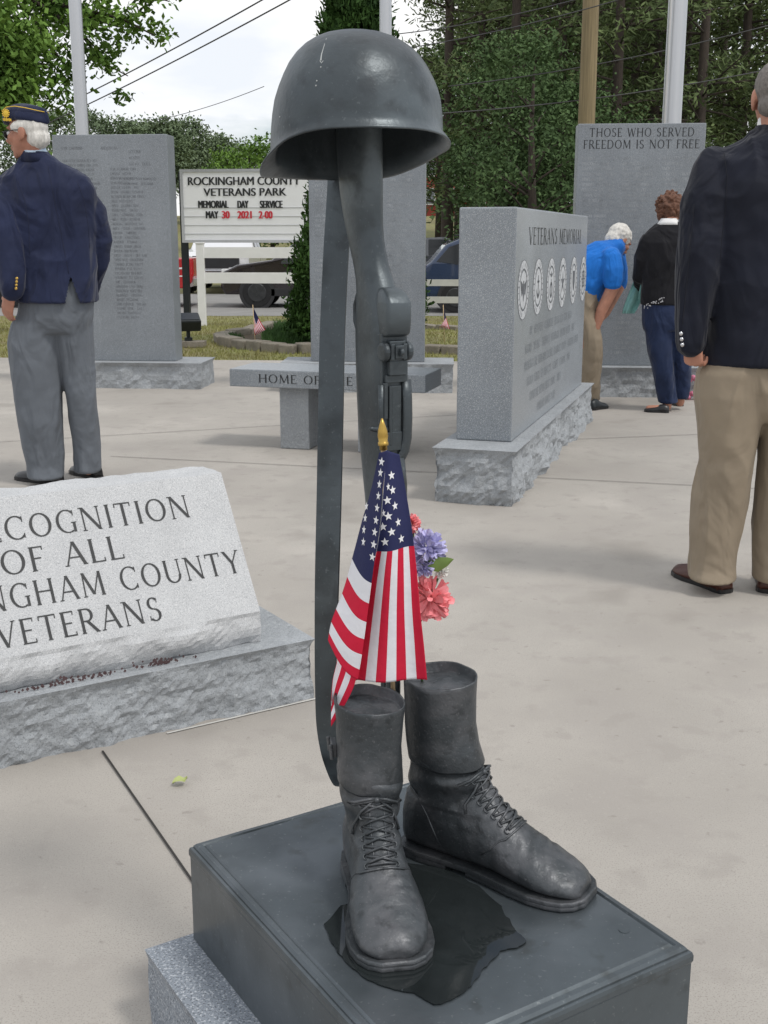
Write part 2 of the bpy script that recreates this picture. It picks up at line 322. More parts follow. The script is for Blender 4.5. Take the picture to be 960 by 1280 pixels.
# ------------------------------------------------------------------ engraved capitals drawn stroke by stroke
def _glyphs():
    W, T = .105, .05
    def l(x0, y0, x1, y1, w): return ('l', x0, y0, x1, y1, w)
    def vs(x, y0=0, y1=1, w=W): return [l(x, y0, x, y1, w)] + ([l(x - .09, y0 + .017, x + .09, y0 + .017, .034)] if y0 == 0 else []) + ([l(x - .09, y1 - .017, x + .09, y1 - .017, .034)] if y1 == 1 else [])
    def a(cx, cy, rx, ry, a0, a1): return ('a', cx, cy, rx, ry, a0, a1)
    sf = lambda x, y: l(x - .085, y, x + .085, y, .034)
    g = {}
    g['A'] = (.84, [l(.08, 0, .42, 1, T), l(.42, 1, .76, 0, W), l(.2, .34, .64, .34, T), sf(.08, .017), sf(.76, .017)])
    g['B'] = (.66, vs(.13) + [l(.13, .975, .34, .975, T), l(.13, .53, .36, .53, T), l(.13, .025, .36, .025, T), a(.33, .752, .2, .222, -90, 90), a(.35, .278, .23, .253, -90, 90)])
    g['C'] = (.84, [a(.48, .5, .38, .475, 45, 315), l(.75, .72, .75, .95, .035), l(.75, .05, .75, .25, .035)])
    g['D'] = (.86, vs(.13) + [l(.13, .975, .36, .975, T), l(.13, .025, .36, .025, T), a(.36, .5, .4, .475, -90, 90)])
    g['E'] = (.62, vs(.13) + [l(.13, .975, .54, .975, T), l(.13, .52, .46, .52, T), l(.13, .025, .56, .025, T), l(.54, .84, .54, 1, .035), l(.56, 0, .56, .16, .035)])
    g['F'] = (.58, vs(.13) + [l(.13, .975, .52, .975, T), l(.13, .52, .44, .52, T), l(.52, .84, .52, 1, .035)])
    g['G'] = (.88, [a(.48, .5, .38, .475, 45, 300), l(.75, .72, .75, .95, .035), l(.74, .03, .74, .42, W * .9), l(.62, .43, .84, .43, .034)])
    g['H'] = (.88, vs(.14) + vs(.74) + [l(.14, .52, .74, .52, T)])
    g['I'] = (.3, vs(.15))
    g['K'] = (.78, vs(.13) + [l(.15, .44, .62, 1, T), l(.3, .6, .7, 0, W), sf(.64, .983), sf(.7, .017)])
    g['L'] = (.6, vs(.13) + [l(.13, .025, .55, .025, T), l(.55, 0, .55, .18, .035)])
    g['M'] = (1.02, [l(.12, 0, .16, 1, T), l(.16, 1, .51, .08, W), l(.51, .08, .86, 1, T), l(.86, 1, .9, 0, W), sf(.12, .017), sf(.9, .017)])
    g['N'] = (.9, [l(.13, 0, .13, 1, T), l(.13, 1, .76, 0, W), l(.76, 0, .76, 1, T), sf(.13, .017), sf(.76, .983), sf(.09, .983)])
    g['O'] = (.92, [a(.46, .5, .37, .475, 0, 360)])
    g['P'] = (.64, vs(.13) + [l(.13, .975, .34, .975, T), l(.13, .46, .34, .46, T), a(.34, .718, .22, .258, -90, 90)])
    g['R'] = (.74, vs(.13) + [l(.13, .975, .34, .975, T), l(.13, .49, .34, .49, T), a(.34, .732, .21, .243, -90, 90), l(.34, .49, .7, 0, W), sf(.69, .017)])
    g['S'] = (.62, [a(.31, .745, .19, .23, 35, 270), a(.31, .265, .21, .24, -145, 90), l(.48, .76, .48, .95, .03), l(.1, .05, .1, .24, .03)])
    g['T'] = (.74, vs(.37) + [l(.05, .975, .69, .975, T), l(.05, .82, .05, 1, .035), l(.69, .82, .69, 1, .035)])
    g['U'] = (.86, [l(.14, .35, .14, 1, W), l(.72, .35, .72, 1, T), a(.43, .36, .29, .335, 180, 360), sf(.14, .983), sf(.72, .983)])
    g['V'] = (.82, [l(.08, 1, .41, 0, W), l(.41, 0, .74, 1, T), sf(.08, .983), sf(.74, .983)])
    g['W'] = (1.1, [l(.07, 1, .32, 0, W), l(.32, 0, .55, .95, T), l(.55, .95, .8, 0, W), l(.8, 0, 1.03, 1, T), sf(.07, .983), sf(1.03, .983)])
    g['Y'] = (.8, [l(.08, 1, .4, .45, W), l(.4, .45, .72, 1, T), l(.4, 0, .4, .46, W), sf(.08, .983), sf(.72, .983), sf(.4, .017)])
    g[' '] = (.42, [])
    return g
GLYPH = _glyphs()
def text_width(s, sp=.12): return sum(GLYPH[c][0] + sp for c in s) - sp
def engrave(mb, s, org, ex, ey, h, sx=1.0, align='c', lift=.0008, sp=.12, fat=1.0):
    """capitals of height h along ex, feet on org"""
    ex, ey = V(ex), V(ey); nrm = ex.cross(ey).normalized()
    wd = text_width(s, sp); x = {'c': -wd / 2, 'l': 0, 'r': -wd}[align]
    k = 0
    for c in s:
        aw, st = GLYPH[c]
        for q in st:
            k += 1; z = lift + (k % 5) * .00012
            pt = lambda X, Y: V(org) + ex * ((x + X) * h * sx) + ey * (Y * h) + nrm * z
            if q[0] == 'l':
                _, x0, y0, x1, y1, wq = q; wq *= fat
                if abs(y1 - y0) < 1e-6: o = (0, wq / 2)
                else: o = (wq / 2 * min(1.25, math.hypot(x1 - x0, y1 - y0) / abs(y1 - y0)), 0)
                mb.add([pt(x0 - o[0], y0 - o[1]), pt(x1 - o[0], y1 - o[1]), pt(x1 + o[0], y1 + o[1]), pt(x0 + o[0], y0 + o[1])], [(0, 1, 2, 3)])
            else:
                _, cx, cy, rx, ry, a0, a1 = q; n = max(5, int(abs(a1 - a0) / 14)); vs = []
                for i in range(n + 1):
                    t = R(a0 + (a1 - a0) * i / n); wv = (.045 + .06 * abs(math.cos(t)) ** 1.5) * fat / 2
                    vs += [pt(cx + (rx - wv) * math.cos(t), cy + (ry - wv) * math.sin(t)), pt(cx + (rx + wv) * math.cos(t), cy + (ry + wv) * math.sin(t))]
                mb.add(vs, [(2 * i, 2 * i + 1, 2 * i + 3, 2 * i + 2) for i in range(n)])
        x += aw + sp
def worn_rows(mb, org, ex, ey, width, rows, pitch, h, rnd, gaps=((0, 1),), lift=.0008, keep=1.0):
    """rows of small worn letters too small to read"""
    cs = 'AEINRSTLOHDMCUBKGVFY'
    for r in range(rows):
        if rnd.random() > keep: continue
        for g0, g1 in gaps:
            x = g0 * width; end = g1 * width - rnd.random() * .10 * width
            while x < end - h:
                wl = rnd.randint(3, 8); s = ''.join(rnd.choice(cs) for _ in range(wl))
                wd = text_width(s) * h * .8
                if x + wd > end: break
                engrave(mb, s, V(org) + V(ex) * x - V(ey) * (r * pitch), ex, ey, h, .8, 'l', lift, fat=1.25)
                x += wd + h * (.7 if rnd.random() < .7 else 1.5)
def sans(name, s, org, ex, ey, h, m, parent, sx=1.0, bold=.012, align='CENTER', sp=1.0):
    cu = bpy.data.curves.new(name, 'FONT'); cu.body = s; cu.size = 1.0; cu.offset = bold; cu.align_x = align; cu.fill_mode = 'FRONT'; cu.space_character = sp
    o = bpy.data.objects.new('tmp', cu); COL.objects.link(o)
    dg = bpy.context.evaluated_depsgraph_get(); dg.update()
    me = bpy.data.meshes.new_from_object(o.evaluated_get(dg)); bpy.data.objects.remove(o)
    ex, ey = V(ex), V(ey); nr = ex.cross(ey); k = h / .72
    for v in me.vertices: v.co = V(org) + ex * (v.co.x * k * sx) + ey * (v.co.y * k) + nr * .004
    return link(name, me, m, parent)

# ------------------------------------------------------------------ split-face granite block
def rock_block(mb, O, X, Y, Z, dims, amp=(.02, .02, 0, 0), step=.03, seed=0, edge=.012, facet=9.0):
    """box from O along X,Y,Z; amp = roughness of faces (front -Y, right +X, back +Y, left -X)"""
    X, Y, Z = V(X), V(Y), V(Z); lx, ly, lz = dims
    nx, ny, nz_ = (max(2, int(round(d / step))) for d in dims)
    def disp(p, a, t, tw, side):
        if a <= 0: return 0
        m = min(1, t / edge) if edge else 1
        q = p * facet
        c = noise.voronoi(q + V((seed * 3.7, 0, seed)), distance_metric='DISTANCE')[0]
        vv = (.55 * c[0] + .5 * nz(p, facet * .5, seed) + .35 * abs(nz(p, facet * 2.1, seed + 3)) + .2 * nz(p, 55, seed))
        return a * 1.7 * vv * m
    def grid(fn, na, nb):
        vs = [fn(i / na, j / nb) for j in range(nb + 1) for i in range(na + 1)]
        mb.add(vs, [(j * (na + 1) + i, j * (na + 1) + i + 1, (j + 1) * (na + 1) + i + 1, (j + 1) * (na + 1) + i) for j in range(nb) for i in range(na)])
    def pos(a, b, c):
        p = V((a * lx, b * ly, c * lz)); t = lz - p.z
        q = O + X * p.x + Y * p.y + Z * p.z
        eps = 1e-5
        if p.y < eps: q += Y * disp(q, amp[0], t, p.x, 0)
        if p.x > lx - eps: q -= X * disp(q, amp[1], t, p.y, 1)
        if p.y > ly - eps: q -= Y * disp(q, amp[2], t, p.x, 2)
        if p.x < eps: q += X * disp(q, amp[3], t, p.y, 3)
        return q
    grid(lambda a, c: pos(a, 0, c), nx, nz_); grid(lambda b, c: pos(1, b, c), ny, nz_)
    grid(lambda a, c: pos(1 - a, 1, c), nx, nz_); grid(lambda b, c: pos(0, 1 - b, c), ny, nz_)
    grid(lambda a, b: pos(a, b, 1), nx, ny)
def weld(o, d=1e-4):
    bm = bmesh.new(); bm.from_mesh(o.data); bmesh.ops.remove_doubles(bm, verts=bm.verts, dist=d); bmesh.ops.recalc_face_normals(bm, faces=bm.faces); bm.to_mesh(o.data); bm.free(); return o

# ================================================================== THE SETTING
def terr(x, y):
    def ss(a, b, t): t = max(0, min(1, (t - a) / (b - a))); return t * t * (3 - 2 * t)
    z = -.05 - .33 * ss(15, 25, y) + 3.4 * ss(37, 95, y)
    return z
ys = [-40, -10, 0, 6, 10, 12, 13, 14, 15, 16, 17, 18, 19, 20, 21, 22, 23, 24, 25, 26, 30, 34, 37, 40, 45, 50, 56, 62, 70, 78, 86, 95, 110, 160, 300, 700]
xs = [-500, -200, -100, -60, -40, -25, -15, -8, -4, 0, 4, 8, 15, 25, 40, 60, 100, 200, 500]
mb = MB(); mb.add([(x, y, terr(x, y)) for y in ys for x in xs], [(j * len(xs) + i, j * len(xs) + i + 1, (j + 1) * len(xs) + i + 1, (j + 1) * len(xs) + i) for j in range(len(ys) - 1) for i in range(len(xs) - 1)])
structure(mb.build('ground', M_grass, smooth=True))
EA, EB = V((-30, 15.0, 0)), V((30, 9.85, 0))
mb = MB(); mb.prism([(-30, -20, 0), (30, -20, 0), (30, 9.85, 0), (4, 12.05, 0), (.68, 12.36, 0), (-1.9, 12.5, 0), (-4.2, 12.75, 0), (-30, 15, 0)], (0, 0, -1), .12)
structure(mb.build('plaza_paving', M_conc))
mb = MB(); mb.add([(-60, 25.6, terr(0, 26) + .006), (60, 25.6, terr(0, 26) + .006), (60, 36, terr(0, 34) + .006), (-60, 36, terr(0, 34) + .006)], [(0, 1, 2, 3)])
structure(mb.build('road', M_asph))
# sawn joints in the paving
def strip(mb, a, b, wd, z=.004):
    a, b = V(a), V(b); d = (b - a).normalized(); n = V((-d.y, d.x, 0)) * wd / 2; k = V((0, 0, z))
    mb.add([a - n + k, b - n + k, b + n + k, a + n + k], [(0, 1, 2, 3)])
mb = MB(); j1 = G(128, 940); j2 = G(230, 1088); strip(mb, j1, j1 + (j2 - j1) * 2.2, .0055)
for a, b in (((0, 553), (420, 528)), ((420, 585), (960, 612)), ((760, 548), (960, 540))):
    a, b = G(*a), G(*b); strip(mb, a - (b - a) * .6, b + (b - a) * .6, .006, .0042)
structure(mb.build('paving_joint', M_caulk))
# grass blades
rnd = random.Random(3); vs = []; fs = []
def blade(x, y, z, h, wd):
    a = rnd.random() * 6.28; dx, dy = math.cos(a) * wd, math.sin(a) * wd; lx, ly = rnd.uniform(-.5, .5) * h, rnd.uniform(-.5, .5) * h
    n = len(vs); vs.extend([(x - dx, y - dy, z), (x + dx, y + dy, z), (x + lx, y + ly, z + h)]); fs.append((n, n + 1, n + 2))
for _ in range(46000):
    y = 12.4 + (25.4 - 12.4) * rnd.random() ** 1.3; x = rnd.uniform(-.40, .14) * y
    if y < 12.8 - x * .06: continue
    blade(x, y, terr(x, y), rnd.uniform(.02, .055), .006)
me = bpy.data.meshes.new('grass'); me.from_pydata(vs, [], fs)
g = link('grass', me, M_blade); g['kind'] = 'stuff'; g['label'] = 'thin yellow green lawn between the paving and the road'

# ================================================================== the bronze battle cross
E1 = V((math.sin(R(58)), math.cos(R(58)), 0)); E2 = V((-E1.y, E1.x, 0)); UP = V((0, 0, 1))
PZ = .313
pL = G(235, 1053, PZ); PW, PD = .485, .64
def frame_rect(ins, z, L=pL, w_=PW, d_=PD):
    a = L + E1 * ins - E2 * ins; a.z = z
    return [a, a + E1 * (w_ - 2 * ins), a + E1 * (w_ - 2 * ins) - E2 * (d_ - 2 * ins), a - E2 * (d_ - 2 * ins)]
mid = pL + E1 * PW / 2 - E2 * PD / 2
GZ = .137
# granite pedestal below
ped = thing('statue_pedestal', 'grey granite block standing under the dark bronze plinth', 'pedestal', (mid.x, mid.y, 0))
mb = MB(); a = pL - E1 * .078 + E2 * .013; a.z = 0
rock_block(mb, a - E2 * (PD + .05), E1, E2, UP, (PW + .07, PD + .05, GZ), amp=(0, 0, 0, .006), step=.02, seed=4, edge=.01)
weld(mb.build('block', M_granD, ped))
statue = thing('battle_cross_statue', 'dark bronze battle cross of helmet, upturned rifle and two combat boots on a square plinth', 'statue', (mid.x, mid.y, GZ + .001))
mb = MB()
prof = [(.30, PZ), (.024, PZ), (.020, PZ - .0035), (.0175, PZ - .0005), (.010, PZ - .001), (.0065, PZ - .005), (.0062, PZ - .008), (.002, PZ - .009), (.0004, PZ - .014), (.0004, PZ - .022), (.0022, PZ - .026), (.0022, GZ + .03), (.0018, GZ + .001)]
prof = [(min(i, .22), z) for i, z in prof]
# the rim rings are subdivided so that the bead catches light unevenly
def rrect(ins, z):
    q = frame_rect(ins, z); out = []
    for i in range(4):
        a, b = q[i], q[(i + 1) % 4]
        for k in range(24):
            p = a.lerp(b, k / 24); wob = .0012 * nz(p, 9, 2) if ins < .02 else 0
            out.append(p + V((0, 0, wob * .6)))
    return out
mb.loft([rrect(i, z) for i, z in prof])
plinth = mb.build('plinth', M_bronP, statue)
mb = MB(); c = G(780, 1163, PZ); mb.tube([c - UP * .004, c + UP * .0010], [.0088, .0075], 16); mb.build('plug', M_bronP, plinth, smooth=False)

# ---- boots
def make_boot(heel, toe, hgt, seed, sh=0):
    H = V((heel[0], heel[1], PZ + .001)); f = V((toe[0] - heel[0], toe[1] - heel[1], 0)); Ln = f.length; f.normalize(); s = V((-f.y, f.x, 0))
    k = Ln / .302
    at = lambda l, wv, z: H + f * (l * k) + s * wv + UP * z
    mb = MB(); n = 28
    foot = [(.002, .020, .10, 0), (.012, .031, .125, 0), (.035, .037, .15, 0), (.08, .039, .165, 0), (.115, .039, .16, 0), (.14, .041, .137, .002), (.165, .0445, .112, .003), (.19, .0505, .090, .003), (.215, .0535, .075, .003), (.24, .0545, .063, .002), (.262, .0515, .054, .001), (.28, .0455, .047, 0), (.292, .037, .040, 0), (.300, .024, .031, 0)]
    rings = []
    for l, hw, zt, wc in foot:
        r = []
        for j in range(n):
            a = 2 * math.pi * j / n; ca, sa = math.cos(a), math.sin(a)
            e = lambda q, p: math.copysign(abs(q) ** p, q)
            zb = .013; zc = zb + (zt - zb) * .38
            z = zc + ((zt - zc) * e(sa, .95) if sa > 0 else (zc - zb) * e(sa, .6))
            r.append(at(l, wc + hw * e(ca, .85 if sa < 0 else 1.0) * (1 if sa < 0 else (1 - .12 * sa)), z))
        rings.append(r)
    mb.loft(rings)
    shaft = [(.05, .068, .058, .035), (.10, .070, .062, .037), (.14, .077, .064, .0445), (.165, .075, .060, .0468), (.19, .070, .0535, .0475), (hgt - .03, .066, .053, .048)]
    mb.loft([[at(l + sh * min(1, max(0, (z - .08) / .12)) + rl * math.cos(2 * math.pi * j / n), rw * math.sin(2 * math.pi * j / n), z) for j in range(n)] for z, l, rl, rw in shaft])
    def disp(p, nv):
        q = p - H; l = q.dot(f) / k; d = nz(p, 18, seed) * .0022 + nz(p, 60, seed) * .0009
        if l > .16 and q.z > .04:      # walking creases behind the toe
            m = math.exp(-((l - .235) / .035) ** 2)
            d += .0017 * m * math.sin(l * 250 + 8 * nz(p, 13, seed) + q.dot(s) * 34) * (.4 + nz(p, 24, seed + 5) * 1.4)
        if .10 < q.z < .19: d += .003 * math.sin(q.z * 150 + 4 * nz(p, 16, seed + 1)) * .7
        return nv * d
    me = mb.fused(.0032, 5, disp)
    bvh = BVHTree.FromPolygons([v.co.copy() for v in me.vertices], [tuple(p.vertices) for p in me.polygons])
    boot = link('boot', me, M_bronB, statue, smooth=True)
    # sole: welt, heel and tread
    ol = [(-.006, 0), (-.004, .022), (.008, .036), (.04, .042), (.09, .0405), (.125, .0405), (.16, .0485), (.20, .0575), (.235, .0615), (.262, .0595), (.284, .0525), (.299, .040), (.308, .022)]
    out = [(l, -wv + (.002 if l > .14 else 0)) for l, wv in ol] + [(l, wv + (.002 if l > .14 else 0)) for l, wv in ol[::-1]]
    mb = MB()
    def slab(pts, z0, z1):
        cx = sum(p[0] for p in pts) / len(pts)
        mb.loft([[at(cx + (l - cx) * q, wv * q, z) for l, wv in pts] for q, z in ((.985, z0), (1, z0 + .002), (1.0, (z0 + z1) / 2), (.996, z1 - .002), (.985, z1))])
    slab(out, .0075, .0155)
    slab([(l, wv) for l, wv in out if l < .095], 0, .0085); slab([(l, wv * .985) for l, wv in out if l > .12], .001, .0085)
    mb.build('sole', M_bronB, boot, smooth=False)
    # leather cuff around the shaft, open at the top
    mb = MB(); n = 48; cuff = []
    z0 = .166
    def cr_(z, rl, rw, lc=.066):
        lc += sh * min(1, max(0, (z - .15) / .05))
        return [at(lc + (rl + .0022 * nz((math.cos(2 * math.pi * j / n), math.sin(2 * math.pi * j / n), z * 14), 1.3, seed)) * math.cos(2 * math.pi * j / n), (rw + .0022 * nz((math.cos(2 * math.pi * j / n), z * 14, math.sin(2 * math.pi * j / n)), 1.3, seed)) * math.sin(2 * math.pi * j / n), z + .004 * math.cos(2 * math.pi * j / n + seed) * (1 if z > .2 else .6) + .0018 * nz((math.cos(2 * math.pi * j / n), math.sin(2 * math.pi * j / n), seed), 2.5, 1)) for j in range(n)]
    hz = hgt
    mb.loft([cr_(z0 + .004, .053, .045, .072), cr_(z0, .0585, .0480, .072), cr_(z0 + .003, .0600, .0492, .072), cr_(z0 + .03, .0568, .0487, .070), cr_(z0 + .06, .0555, .049, .067), cr_(hz - .03, .0545, .0505), cr_(hz - .008, .0555, .0525), cr_(hz - .002, .056, .053), cr_(hz, .0548, .0517), cr_(hz - .002, .0532, .050), cr_(hz - .014, .0515, .0485), cr_(hz - .016, .049, .046), cr_(hz - .015, .030, .028), cr_(hz - .0155, .012, .011)])
    mb.build('cuff', M_bronB, boot, smooth=True)
    mb = MB()                              # strap buckle on the outer side of the cuff
    sd = -1 if seed == 2 else 1
    for zz in (z0 + .045,):
        c = at(.05, sd * .052, zz); mb.box(c, (.026, .008, .022), (f, s, UP)); mb.tube([at(.036, sd * .056, zz - .012), at(.036, sd * .058, zz + .012)], .003, 8); mb.tube([at(.066, sd * .056, zz - .012), at(.066, sd * .058, zz + .012)], .003, 8)
    mb.build('buckle', M_bronB, boot, bevel=.0015)
    # laces
    def on(l, z, wv, lift=.0015):
        nrm = (f * .66 + UP * .75).normalized(); o = at(l, wv, z) + nrm * .12
        hit = bvh.ray_cast(o, -nrm)
        return (hit[0] + hit[1] * lift) if hit[0] else at(l, wv, z)
    mb = MB(); A, B = (.133, .158), (.193, .098)
    rows = 7; pr_ = lambda t: (A[0] + (B[0] - A[0]) * t, A[1] + (B[1] - A[1]) * t)
    def lace(pts, r=.0021): mb.tube(pts, r, 7)
    rr = random.Random(seed)
    for i in range(rows):
        t = i / (rows - 1); l, z = pr_(t); l2, z2 = pr_(min(1.02, t + .13))
        w0 = .0175 + .003 * rr.random()
        for sg in ((1, -1) if i < rows - 1 else (1,)):
            ll = [(l2 + (l - l2) * q if i < rows - 1 else l, z2 + (z - z2) * q if i < rows - 1 else z) for q in (0, .3, .6, 1)]
            lace([on(ll[q][0], ll[q][1], sg * (-w0 + 2 * w0 * (0, .33, .67, 1)[q]), .0012 + (.0022 if q in (1, 2) else 0) * (1 if sg > 0 else .6)) for q in range(4)])
        for sg in (1, -1):                 # eyelets
            c = on(l, z, sg * .021, 0); e1 = f * .75 - UP * .66
            lace([c + e1 * (.0042 * math.cos(q * .785)) + s * (.0042 * math.sin(q * .785)) for q in range(9)], .0013)
    for sg in (1, -1):                     # the bow
        pts = [on(.13, .162, sg * q, .004 + .004 * b) for q, b in ((.002, 0), (.012, 1), (.025, 1))] + [on(.115, .155, sg * .036, .004), on(.118, .148, sg * .030, .004), on(.128, .155, sg * .014, .005), on(.131, .16, sg * .003, .004)]
        lace(pts, .0024)
        lace([on(.131, .16, sg * .004, .003), on(.136, .150, sg * .020, .004), on(.139, .140, sg * .029, .003), on(.143, .128, sg * .033, .002)], .0021)
    mb.ball(on(.131, .16, 0, .004), .0045)
    mb.build('laces', M_bronB, boot, smooth=True)
    for sg in (1, -1):                     # raised edge of the vamp and of the heel counter, stitched seams
        mb = MB()
        lace2 = [on(l, z, sg * wv, .0) for l, z, wv in ((.138, .155, .0105), (.150, .142, .0105), (.165, .126, .0105), (.18, .111, .0105), (.193, .098, .0115))]
        mb.tube(lace2, .0013, 6)
        pts = [on(.199, .094, sg * q) for q in (0, .010, .020, .030)]
        for q, (l, z) in enumerate(((.178, .075), (.166, .060), (.152, .048))):
            o = at(l, sg * .12, z); h = bvh.ray_cast(o, s * -sg)
            if h[0]: pts.append(h[0])
        mb.tube(pts, .0017, 6)
        pts = []
        for l, z in ((.02, .118), (.038, .105), (.056, .082), (.070, .058), (.080, .036)):
            h = bvh.ray_cast(at(l, sg * .12, z), s * -sg)
            if h[0]: pts.append(h[0])
        mb.tube(pts, .0018, 6)
        mb.build('seam', M_bronB, boot, smooth=True)
    return boot
make_boot((-.033, 1.675), (.016, 1.374), .292, 2)
make_boot((.038, 1.712), (.300, 1.540), .302, 5, -.010)

# ---- rifle, butt up
RX, RY = .0105, 1.705
RU = V((math.sin(R(30)), -math.cos(R(30)), 0)); RS = V((math.cos(R(30)), math.sin(R(30)), 0))
RTOP = 1.512
def rp(s, t, wv): return V((RX + .004 * s, RY, RTOP - s)) + RU * t + RS * wv
mb = MB(); n = 28
stock = [(0, -.100, .056, .0195), (.06, -.097, .054, .0215), (.12, -.095, .051, .0235), (.17, -.091, .047, .0235), (.21, -.086, .040, .0225), (.245, -.077, .0335, .0215), (.275, -.064, .0315, .0215), (.30, -.052, .034, .0230), (.325, -.043, .039, .0250), (.36, -.038, .043, .0265), (.42, -.036, .044, .0268), (.52, -.033, .042, .0268), (.58, -.028, .035, .0255), (.66, -.022, .029, .023), (.80, -.014, .0205, .019), (.86, -.012, .019, .018)]
def srect(s, tc, hh, hw, e=.62):
    out = []
    for j in range(n):
        a = 2 * math.pi * j / n; ca, sa = math.cos(a), math.sin(a)
        out.append(rp(s, tc + hh * math.copysign(abs(ca) ** e, ca), hw * math.copysign(abs(sa) ** e, sa)))
    return out
mb.loft([srect(s, t, h, wv, .8 if s < .33 else .55) for s, t, h, wv in stock])
mb.tube([rp(.85, 0, 0), rp(.98, 0, 0), rp(1.09, 0, 0)], [.013, .012, .0105], 14); mb.tube([rp(.86, -.022, 0), rp(1.02, -.02, 0)], [.011, .010], 12); mb.tube([rp(1.08, -.01, 0), rp(RTOP - PZ - .001, -.01, 0)], [(.012, .003), (.011, .003)], 10, side=RU)
rifle = mb.build('rifle', M_bron, statue, smooth=True)
md = rifle.modifiers.new('sub', 'SUBSURF'); md.levels = 1; md.render_levels = 1
mb = MB()                                  # receiver: rounded heel, bridge, clip well with raised walls
def rb(s0, s1, t0, t1, w0, w1): mb.box(rp((s0 + s1) / 2, (t0 + t1) / 2, (w0 + w1) / 2), (s1 - s0, t1 - t0, w1 - w0), (-UP, RU, RS))
rb(.376, .56, -.01, .006, -.0215, .0215)
rb(.415, .436, .004, .018, -.014, .016); rb(.436, .447, .004, .013, -.018, .019)
rb(.447, .50, .004, .0125, -.0205, -.0145)
rb(.452, .53, .0035, .0105, -.0075, .0095)
rb(.52, .548, .002, .012, -.016, .017)
mb.tube([rp(.452, .010, -.0095), rp(.54, .010, -.0095)], .0032, 8)
mb.tube([rp(.516, .008, -.018), rp(.514, .011, -.031), rp(.512, .013, -.043)], [.006, .005, .004], 8, round_=True)
rcv = mb.build('receiver', M_bron, rifle, bevel=.003)
mb = MB()                                  # rounded walls of the clip well, closed by a round end
mb.tube([rp(.444, .009, .0185), rp(.47, .012, .0185), rp(.50, .0135, .0182), rp(.53, .013, .0175), rp(.55, .011, .0145), rp(.562, .009, .008), rp(.566, .008, 0), rp(.562, .008, -.008), rp(.55, .007, -.015), rp(.53, .006, -.0185), rp(.49, .006, -.0195), rp(.45, .006, -.0195)], [(.004, .008)] * 12, 10, side=RU)
mb.build('clip_well_rim', M_bron, rcv, smooth=True)
mb = MB(); mb.loft([srect(s, t, h, wv, .36) for s, t, h, wv in ((.311, -.010, .004, .010), (.313, -.006, .009, .0155), (.320, .000, .0155, .0185), (.331, .0045, .0200, .0203), (.333, .0050, .0203, .0206), (.360, .0045, .0200, .0208), (.375, .003, .0190, .0206), (.379, .001, .0165, .0195), (.381, -.002, .012, .017))]); mb.build('receiver_heel', M_bron, rcv, smooth=True)
mb = MB(); mb.tube([rp(.56, .001, 0), rp(.60, .003, 0), rp(.70, .004, 0), rp(.80, .003, 0), rp(.83, .001, 0)], [.0175, .0205, .0195, .018, .014], 16); mb.build('handguard', M_bron, rifle, smooth=True)
mb = MB()                                  # rear sight with its two knobs
rb(.386, .418, .002, .017, -.0135, .0135); rb(.392, .412, .016, .0235, -.0075, .0075)
mb.tube([rp(.402, .026, -.003), rp(.402, .026, .003)], .006, 12)
for sg in (-1, 1):
    mb.tube([rp(.402, .009, sg * .014), rp(.402, .009, sg * .0165), rp(.402, .009, sg * .022), rp(.402, .009, sg * .0245)], [.011, .0145, .0145, .012], 18)
    rb(.39, .414, .008, .021, sg * .0105 - .0035, sg * .0105 + .0035)
mb.build('rear_sight', M_bron, rifle, bevel=.0018)
mb = MB()
mb.tube([rp(.305, -.07, 0), rp(.318, -.092, 0), rp(.34, -.104, 0), rp(.365, -.104, 0), rp(.39, -.09, 0), rp(.40, -.07, 0)], [(.003, .008)] * 6, 8, side=RU)
mb.tube([rp(.345, -.06, 0), rp(.352, -.075, 0)], .004, 8)
mb.build('trigger_guard', M_bron, rifle, smooth=True)

# ---- sling
mb = MB(); L_, Rr = [], []
sl_pts = [(430, 150, 1.86, 17), (426, 230, 1.845, 16), (420, 320, 1.82, 15.5), (415.5, 420, 1.79, 15.5), (413.5, 520, 1.765, 15.5), (411.5, 620, 1.74, 15), (409, 720, 1.71, 14.5), (407.5, 800, 1.71, 13.5), (407, 860, 1.712, 12.5), (408.5, 905, 1.718, 12.5), (413, 940, 1.728, 11.5), (419, 965, 1.742, 9.5), (424, 980, 1.758, 7), (428, 983, 1.775, 5)]
for i in range(len(sl_pts) * 8 - 7):
    t = i / 8; k = min(int(t), len(sl_pts) - 2); q = t - k
    u, v, D, h = [(lambda p0, p1, p2, p3: .5 * (2 * p1 + (p2 - p0) * q + (2 * p0 - 5 * p1 + 4 * p2 - p3) * q * q + (3 * p1 - p0 - 3 * p2 + p3) * q ** 3))(sl_pts[max(k - 1, 0)][z], sl_pts[k][z], sl_pts[k + 1][z], sl_pts[min(k + 2, len(sl_pts) - 1)][z]) for z in range(4)]
    twist = .010 + .004 * math.sin(v / 90)
    a = P(u - h, v, D + twist); b = P(u + h, v, D - twist); L_.append(a); Rr.append(b)
rings = []
for a, b in zip(L_, Rr):
    d = (b - a).normalized(); nr = d.cross(UP).normalized() * .0016
    rings.append([a - nr, a + nr, a.lerp(b, .5) + nr * 1.02, b + nr, b - nr, a.lerp(b, .5) - nr * .98])
mb.loft(rings); mb.build('sling', M_bron, statue, smooth=False)

